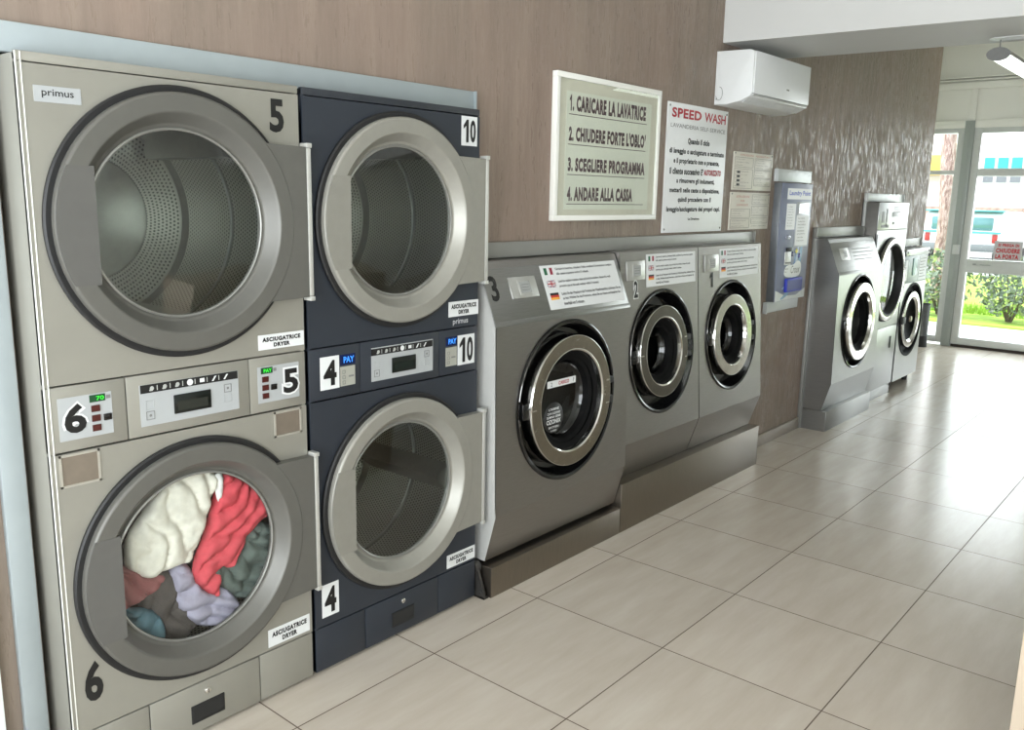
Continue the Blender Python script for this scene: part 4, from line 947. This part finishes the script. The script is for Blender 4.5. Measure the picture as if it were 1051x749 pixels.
    b = B(); b.prism(fr, smoothpoly([(3.47, 1.150), (3.70, 1.140), (3.755, 1.175), (3.745, 1.240), (3.68, 1.258), (3.62, 1.225), (3.55, 1.232), (3.48, 1.215)], 2), .002, .0036); bub = obj('logo_patch', b, M_PAPER, root, 'white cloud shaped patch with logo', smooth=0)
    b = B(); b.text('Croux', fr, 3.58, 1.172, .145, .05, .0042, 0, .0, .2); b.text('Powered', fr, 3.475, 1.200, .06, .012, .0042, 0, 0); b.text('Pay', fr, 3.48, 1.178, .035, .012, .0042, 0, 0); obj('lettering', b, M_GREYINK, bub, smooth=0)
    b = B(); b.fbox(fr, 3.490, 3.752, 1.050, 1.142, .002, .022, 0, .006); b.fbox(fr, 3.502, 3.740, 1.060, 1.128, .022, .0225, 1); obj('coin_tray', b, [mat('blue_tray', (40, 54, 176), .45), mat('deep_blue_tray', (26, 36, 130), .45)], root, 'bright blue coin return tray')
    # its collar on the wall
payment_terminal()
b = B()
for (a, c, e, f) in ((3.33, 3.925, 1.768, 1.848), (3.31, 3.86, .918, .992)): b.box(a, c, YW-.012, YW, e, f, .003); b.box(a, a+.005, YW-.03, YW-.012, e, f)
b.box(3.858, 3.90, YW-.012, YW, .993, 1.767, .003)
struct('trim_7', b, mat('pale_terminal_collar', (200, 204, 204), .4, .3, var=.02))

# ------------------------------------------------------------------ lamp under the beam
def lamp():
    root = thing('hanging_lamp', 'tubular fluorescent lamp with grey end cap hanging under the beam', 'lamp', (3.20, -.925, 2.42))
    L = 1.3; fx = lambda u, v, d: Vector((d, u, v))
    el = [(.056*math.cos(t), .034*math.sin(t)) for t in np.linspace(0, 2*PI, 36)[:-1]]
    for a, c in ((-.004, .012), (L-.012, L+.004)): b = B(); b.prism(fx, el, a, c); obj('end_cap', b, [mat('grey_cap', (112, 112, 110), .45)], root, 'oval grey end cap', smooth=40)
    b = B(); up = [(.055*math.cos(t), .033*math.sin(t)) for t in np.linspace(-.1, PI+.1, 22)]; b.prism(fx, up, .012, L-.012); obj('housing', b, mat('grey_lamp_body', (136, 132, 128), .4, .3), root, smooth=40)
    b = B(); lo = [(.05*math.cos(t), .031*math.sin(t)) for t in np.linspace(PI+.15, 2*PI-.15, 18)]; b.prism(fx, lo, .013, L-.013); obj('diffuser', b, mat('lit_diffuser', (235, 242, 235), .3, emit=(235, 248, 240), es=4.0), root, smooth=40)
    b = B(); b.tube([(.02, 0, .033), (.02, 0, .073)], .003, 8); obj('suspension_rod', b, M_GREYINK, root)
    b = B(); b.tube([(L-.2, 0, .033), (L-.2, 0, CEIL-2.42)], .003, 8); obj('suspension_rod', b, M_GREYINK, root)
    b = B(); b.box(-.05, .05, -.30, .02, .0731, .0768, .001); b.prism(lambda u, v, d: Vector((u, v, .073+d)), [(-.05, .02), (.05, .02), (0, .05)], .0, .0037); obj('mounting_plate', b, mat('white_plate', (226, 228, 228), .4), root)
lamp()

# ------------------------------------------------------------------ door notice, bin, counter
def door_notice():
    y0, y1, z0, z1 = -.140, .144, 1.034, 1.250
    root = thing('door_notice', 'white notice with red lettering stuck on the glass door', 'sign', (XF, 0, z0))
    fr = lambda u, v, d: Vector((-.001-d, -u, v-z0))
    b = B(); b.fbox(fr, -y1, -y0, z0, z1, 0, .002); bd = obj('sheet', b, mat('pale_notice', (206, 204, 206), .5, var=.01), root, smooth=0)
    b = B(); W = y1-y0
    b.text('SI PREGA DI', fr, -y1+.14*W, 1.188, .74*W, .034, .003, 0, .05); b.text('CHIUDERE', fr, -y1+.08*W, 1.118, .84*W, .052, .003, 0, .05); b.text('LA PORTA', fr, -y1+.08*W, 1.050, .82*W, .052, .003, 0, .05)
    obj('lettering', b, mat('bright_red_print', (196, 34, 44), .5), bd, smooth=0)
door_notice()
def waste_bin():
    root = thing('waste_bin', 'slim dark grey bin in the corner beside the shop window', 'bin', (8.72, .725, 0))
    b = B(); fz0 = lambda u, v, d: Vector((u, v, d))
    n = 24
    def ring(r, z): return [b.bm.verts.new((r*math.cos(2*PI*k/n), r*math.sin(2*PI*k/n), z)) for k in range(n)]
    rs = [ring(.060, .13), ring(.066, .50), ring(.060, .50), ring(.055, .14)]
    for A, Q in zip(rs, rs[1:]):
        for k in range(n): b.bm.faces.new((A[k], A[(k+1) % n], Q[(k+1) % n], Q[k]))
    b.bm.faces.new(rs[-1])
    obj('body', b, mat('smoked_plastic', (92, 96, 98), .25), root)
    b = B(); b.tube([(0, 0, 0), (0, 0, .13)], [.068, .062], 24); obj('base', b, mat('black_bin_base', (30, 31, 33), .5), root)
    b = B(); b.tube([(.063*math.cos(t), .063*math.sin(t), .503) for t in np.linspace(0, 2*PI, 25)], .005, 6); obj('rim', b, M_BLACK, root)
waste_bin()
def counter():
    x0, x1, y0, y1 = .416, 1.55, -2.45, -1.753
    root = thing('cream_counter', 'cream laminate counter at the right edge near the camera', 'counter', (x0, y1, 0))
    m = mat('cream_laminate', (186, 171, 152), .45, var=.01, scale=4)
    W, D = x1-x0, y0-y1
    b = B(); b.box(0, .03, D, 0, 0, .88, .002); b.box(W-.03, W, D, 0, 0, .88, .002); b.box(.03, W-.03, -.03, -.006, .08, .88, .002); b.box(.03, W-.03, D+.02, D+.04, 0, .88); b.box(.03, W-.03, -.06, -.045, 0, .08)
    obj('carcass', b, m, root)
    b = B(); b.box(.0, W+.01, D, .0, .8805, .915, .004); obj('worktop', b, m, root)
    for k in range(2):
        b = B(); a = .034+k*(W-.06)/2; b.box(a, a+(W-.07)/2, -.005, .0, .085, .87, .002); d = obj('door', b, m, root)
        b = B(); h = a+((W-.07)/2-.05 if k == 0 else .05); b.tube([(h, .0, .60), (h, .03, .60), (h, .03, .72), (h, .0, .72)], .005, 8); obj('handle', b, M_CHROME, d)
counter()

# ------------------------------------------------------------------ street outside
GZ = -.06
b = B(); b.box(9.05, 11.65, -14, 16, GZ-.1, GZ); struct('ground_pavement', b, mat('pale_paving', (200, 198, 196), .8, var=.04, scale=4), smooth=0)
b = B(); b.box(11.65, 21.5, -14, 18, GZ-.1, GZ+.02)
tag(obj('lawn', b, mat('bright_lawn', (146, 178, 66), .9, var=.25, scale=3)), 'bright green lawn behind the hedge shrubs', 'lawn')['kind'] = 'stuff'
b = B(); b.box(21.5, 60, -25, 40, GZ-.12, GZ); struct('ground_street', b, mat('grey_asphalt', (150, 150, 150), .9, var=.06, scale=2), smooth=0)
def leaves(b, pts, size, rng, mi=0):
    for p in pts:
        a = rng.normal(size=3); a /= np.linalg.norm(a); c = np.cross(a, rng.normal(size=3)); c /= np.linalg.norm(c)
        s = size*rng.uniform(.6, 1.3); a = a*s; c = c*s*.45; p = np.array(p)
        f = b.bm.faces.new([b.bm.verts.new(tuple(q)) for q in (p-a, p-c, p+a, p+c)]); f.material_index = mi
M_LEAF = [mat('grey_green_leaf', (122, 136, 116), .4, var=.2, scale=8), mat('fresh_leaf', (158, 178, 104), .5, var=.2, scale=8), mat('dark_leaf', (88, 104, 86), .45, var=.2, scale=8)]
def shrub(x, y, rx, ry, h, n, seed, label):
    rng = np.random.default_rng(seed)
    root = thing('hedge_shrub', label, 'shrub', (x, y, GZ+.032), 'shrubs along the lawn edge')
    b = B(); pts = []
    while len(pts) < n:
        q = rng.uniform(-1, 1, 3)
        rr = np.linalg.norm(q*np.array([1, 1, .9]))
        if rr > 1 or (rr < .45 and rng.random() < .7): continue
        if noise.noise(Vector(q*2.3+seed)) < -.18: continue
        pts.append((q[0]*rx, q[1]*ry, h*.55+q[2]*h*.47))
    k = int(n*.55); k2 = int(n*.8)
    leaves(b, pts[:k], .055, rng, 0); leaves(b, pts[k:k2], .05, rng, 2); leaves(b, pts[k2:], .05, rng, 1)
    obj('foliage', b, M_LEAF, root, smooth=0)
    b = B()
    for t in range(6):
        a = 2*PI*t/6+seed; b.tube([(.03*math.cos(a), .03*math.sin(a), 0), (.35*rx*math.cos(a), .35*ry*math.sin(a), h*.4), (.7*rx*math.cos(a), .7*ry*math.sin(a), h*.75)], [.014, .010, .005], 6)
    obj('stem', b, mat('brown_stem', (92, 80, 66), .8), root)
for args in ((12.35, 1.45, .40, .46, .98, 750, 1, 'grey green shrub seen through the narrow left window'), (12.25, .47, .45, .50, .95, 900, 2, 'loose shrub behind the left edge of the glass door'), (12.45, -.62, .45, .57, .86, 900, 3, 'shrub behind the middle of the glass door, under the notice'),
             (12.35, -1.85, .45, .60, .9, 800, 4, 'shrub outside to the right of the glass door'), (12.4, 2.55, .42, .52, 1.0, 700, 5, 'shrub outside at the left end of the hedge, past the window')):
    shrub(*args)
def grass():
    rng = np.random.default_rng(8); b = B()
    for _ in range(5000):
        x, y = rng.uniform(12.9, 13.7), rng.uniform(-3.5, 4); h = rng.uniform(.06, .16); a = rng.uniform(0, 6.28); w_ = .008
        c, s = math.cos(a)*w_, math.sin(a)*w_; lx, ly = rng.normal(size=2)*.03
        b.face([(x-c, y-s, GZ+.02), (x+c, y+s, GZ+.02), (x+lx, y+ly, GZ+.02+h)])
    o = obj('grass_blades', b, mat('grass_green', (150, 186, 62), .7, var=.25, scale=5), smooth=0); tag(o, 'tall bright grass blades growing along the shrubs', 'grass'); o['kind'] = 'stuff'
grass()
def tree():
    root = thing('street_tree', 'tall tree with a pinkish brown trunk outside the left window', 'tree', (14.0, 1.94, GZ+.021)); rng = np.random.default_rng(3)
    t = NT('flaky_bark'); n1 = t.noise(t.coord('Object', (10, 10, 3)), 3, 5, .6)
    t.l(t.ramp(n1, [(.35, lin((120, 92, 86))), (.55, lin((176, 150, 144))), (.7, lin((206, 190, 186)))]), t.b.inputs['Base Color']); t.b.inputs['Roughness'].default_value = .9; t.bump(n1, .6, .02)
    b = B(); zs = np.linspace(0, 5.2, 14); b.tube([(.02*math.sin(z*2), float(.10*z/3-.06+.02*math.sin(z*3)), float(z)) for z in zs], [float(.135-.008*z) for z in zs], 14); obj('trunk', b, t.m, root, smooth=80)
    b = B()
    for k in range(7):
        a = k*.9; b.tube([(0, .1, 4.2+.12*k), (.7*math.cos(a), .1+.7*math.sin(a), 5.0+.15*k), (1.5*math.cos(a), .1+1.5*math.sin(a), 5.5+.2*k)], [.06, .045, .02], 8)
    obj('branch', b, t.m, root)
    b = B(); pts = [(q[0]*1.9, q[1]*1.9, 6.0+q[2]*1.3) for q in (rng.normal(size=(1800, 3))*.5)]; leaves(b, pts, .11, rng, 0); obj('crown', b, M_LEAF, root, smooth=0)
tree()
def van():
    root = thing('parked_van', 'white van with teal trim parked beyond the lawn', 'van', (25.2, 4.25, GZ)); W = 1.0
    # rear towards us: side profile in (x, z), extruded along y
    fy = lambda u, v, d: Vector((u, d, v))
    wm = mat('white_van_paint', (236, 240, 240), .3, var=.01); tm = mat('teal_van_trim', (84, 168, 172), .35); gm = mat('van_glass', (96, 138, 142), .1, .2)
    b = B(); b.prism(fy, [(0, .40), (0, 1.0), (.12, 1.46), (.35, 1.54), (2.9, 1.52), (3.6, 1.15), (4.4, 1.0), (4.5, .40)], -W, W); bmesh.ops.bevel(b.bm, geom=b.bm.edges[:], offset=.05, segments=3, affect='EDGES', profile=.5, clamp_overlap=True); obj('body', b, wm, root)
    b = B(); b.box(-.03, .05, -.80, .80, 1.0, 1.36, .03); obj('rear_window', b, gm, root)
    b = B(); b.box(-.06, .02, -W-.02, W+.02, .92, .97, .01); b.box(-.02, .3, -W-.03, W+.03, 1.52, 1.56, .01); obj('trim_strip', b, tm, root)
    b = B(); b.box(-.10, .06, -W-.01, W+.01, .42, .62, .03); obj('bumper', b, mat('grey_bumper', (120, 124, 126), .5), root)
    for y in (-.88, .88): b = B(); b.box(-.03, .03, y-.07, y+.07, .66, .90, .02); obj('tail_light', b, mat('tail_red', (170, 50, 46), .3), root)
    b = B(); b.box(-.04, .0, -.28, .28, .72, .86, .005); obj('number_plate', b, M_PAPER, root)
    for x in (.8, 3.6):
        for y in (-W+.12, W-.12):
            b = B(); b.tube([(x, y-.11, .33), (x, y+.11, .33)], .33, 24); obj('wheel', b, M_BLACK, root)
van()
def building():
    root = thing('apartment_building', 'long white building with teal shutters across the street', 'building', (40, 6, GZ)); wm = mat('white_render', (238, 238, 234), .8, var=.02, scale=1)
    b = B(); b.box(0, 8, -26, 14, 0, 10); obj('wall', b, wm, root, smooth=0)
    tm = mat('teal_shutter', (70, 176, 178), .6); gm = mat('grey_window_glass', (120, 124, 128), .2)
    for k in range(14):
        y1 = 1.06-.52*k+.52*0
        b = B(); b.box(-.08, .02, y1-.41, y1, 2.62, 3.72, .0); wn = obj('window', b, M_WHITE, root, smooth=0)
        b = B(); b.box(-.11, -.081, y1-.40, y1-.01, 3.24, 3.70)
        for j in range(6): b.box(-.125, -.111, y1-.38, y1-.03, 3.27+.07*j, 3.31+.07*j)
        obj('shutter', b, tm, wn, smooth=0)
        b = B(); b.box(-.10, -.081, y1-.40, y1-.01, 2.66, 2.95); obj('pane', b, gm, wn, smooth=0)
    b = B(); b.box(-.9, 0, 2.2, 4.6, 2.95, 3.80, .02); obj('balcony', b, mat('yellow_balcony', (226, 190, 92), .7), root, 'yellow balcony front')
    b = B(); b.box(-.3, 8.3, -26.3, 14.3, 10, 10.25); obj('roof', b, mat('grey_roof', (170, 160, 150), .8), root, smooth=0)
building()
def garden_wall():
    root = thing('garden_wall', 'brownish garden wall with white picket fence before the building', 'wall', (36, 5, GZ))
    t = NT('mottled_hedge_wall'); n1 = t.noise(t.coord('Object', (1, 3, 1.2)), 3, 5, .7)
    t.l(t.ramp(n1, [(.3, lin((120, 96, 88))), (.5, lin((176, 150, 138))), (.7, lin((196, 190, 160)))]), t.b.inputs['Base Color']); t.b.inputs['Roughness'].default_value = .9
    b = B(); b.box(0, .25, -22, 12, 0, 1.62); obj('masonry', b, t.m, root, smooth=0)
    b = B()
    for k in range(100): y = 9-.3*k; b.box(-.5, -.46, y-.05, y+.05, .0, .95)
    b.box(-.46, -.42, -21.5, 9.2, .25, .33); b.box(-.46, -.42, -21.5, 9.2, .72, .80)
    obj('picket_fence', b, M_WHITE, root, 'white picket fence in front of the wall', smooth=0)
garden_wall()
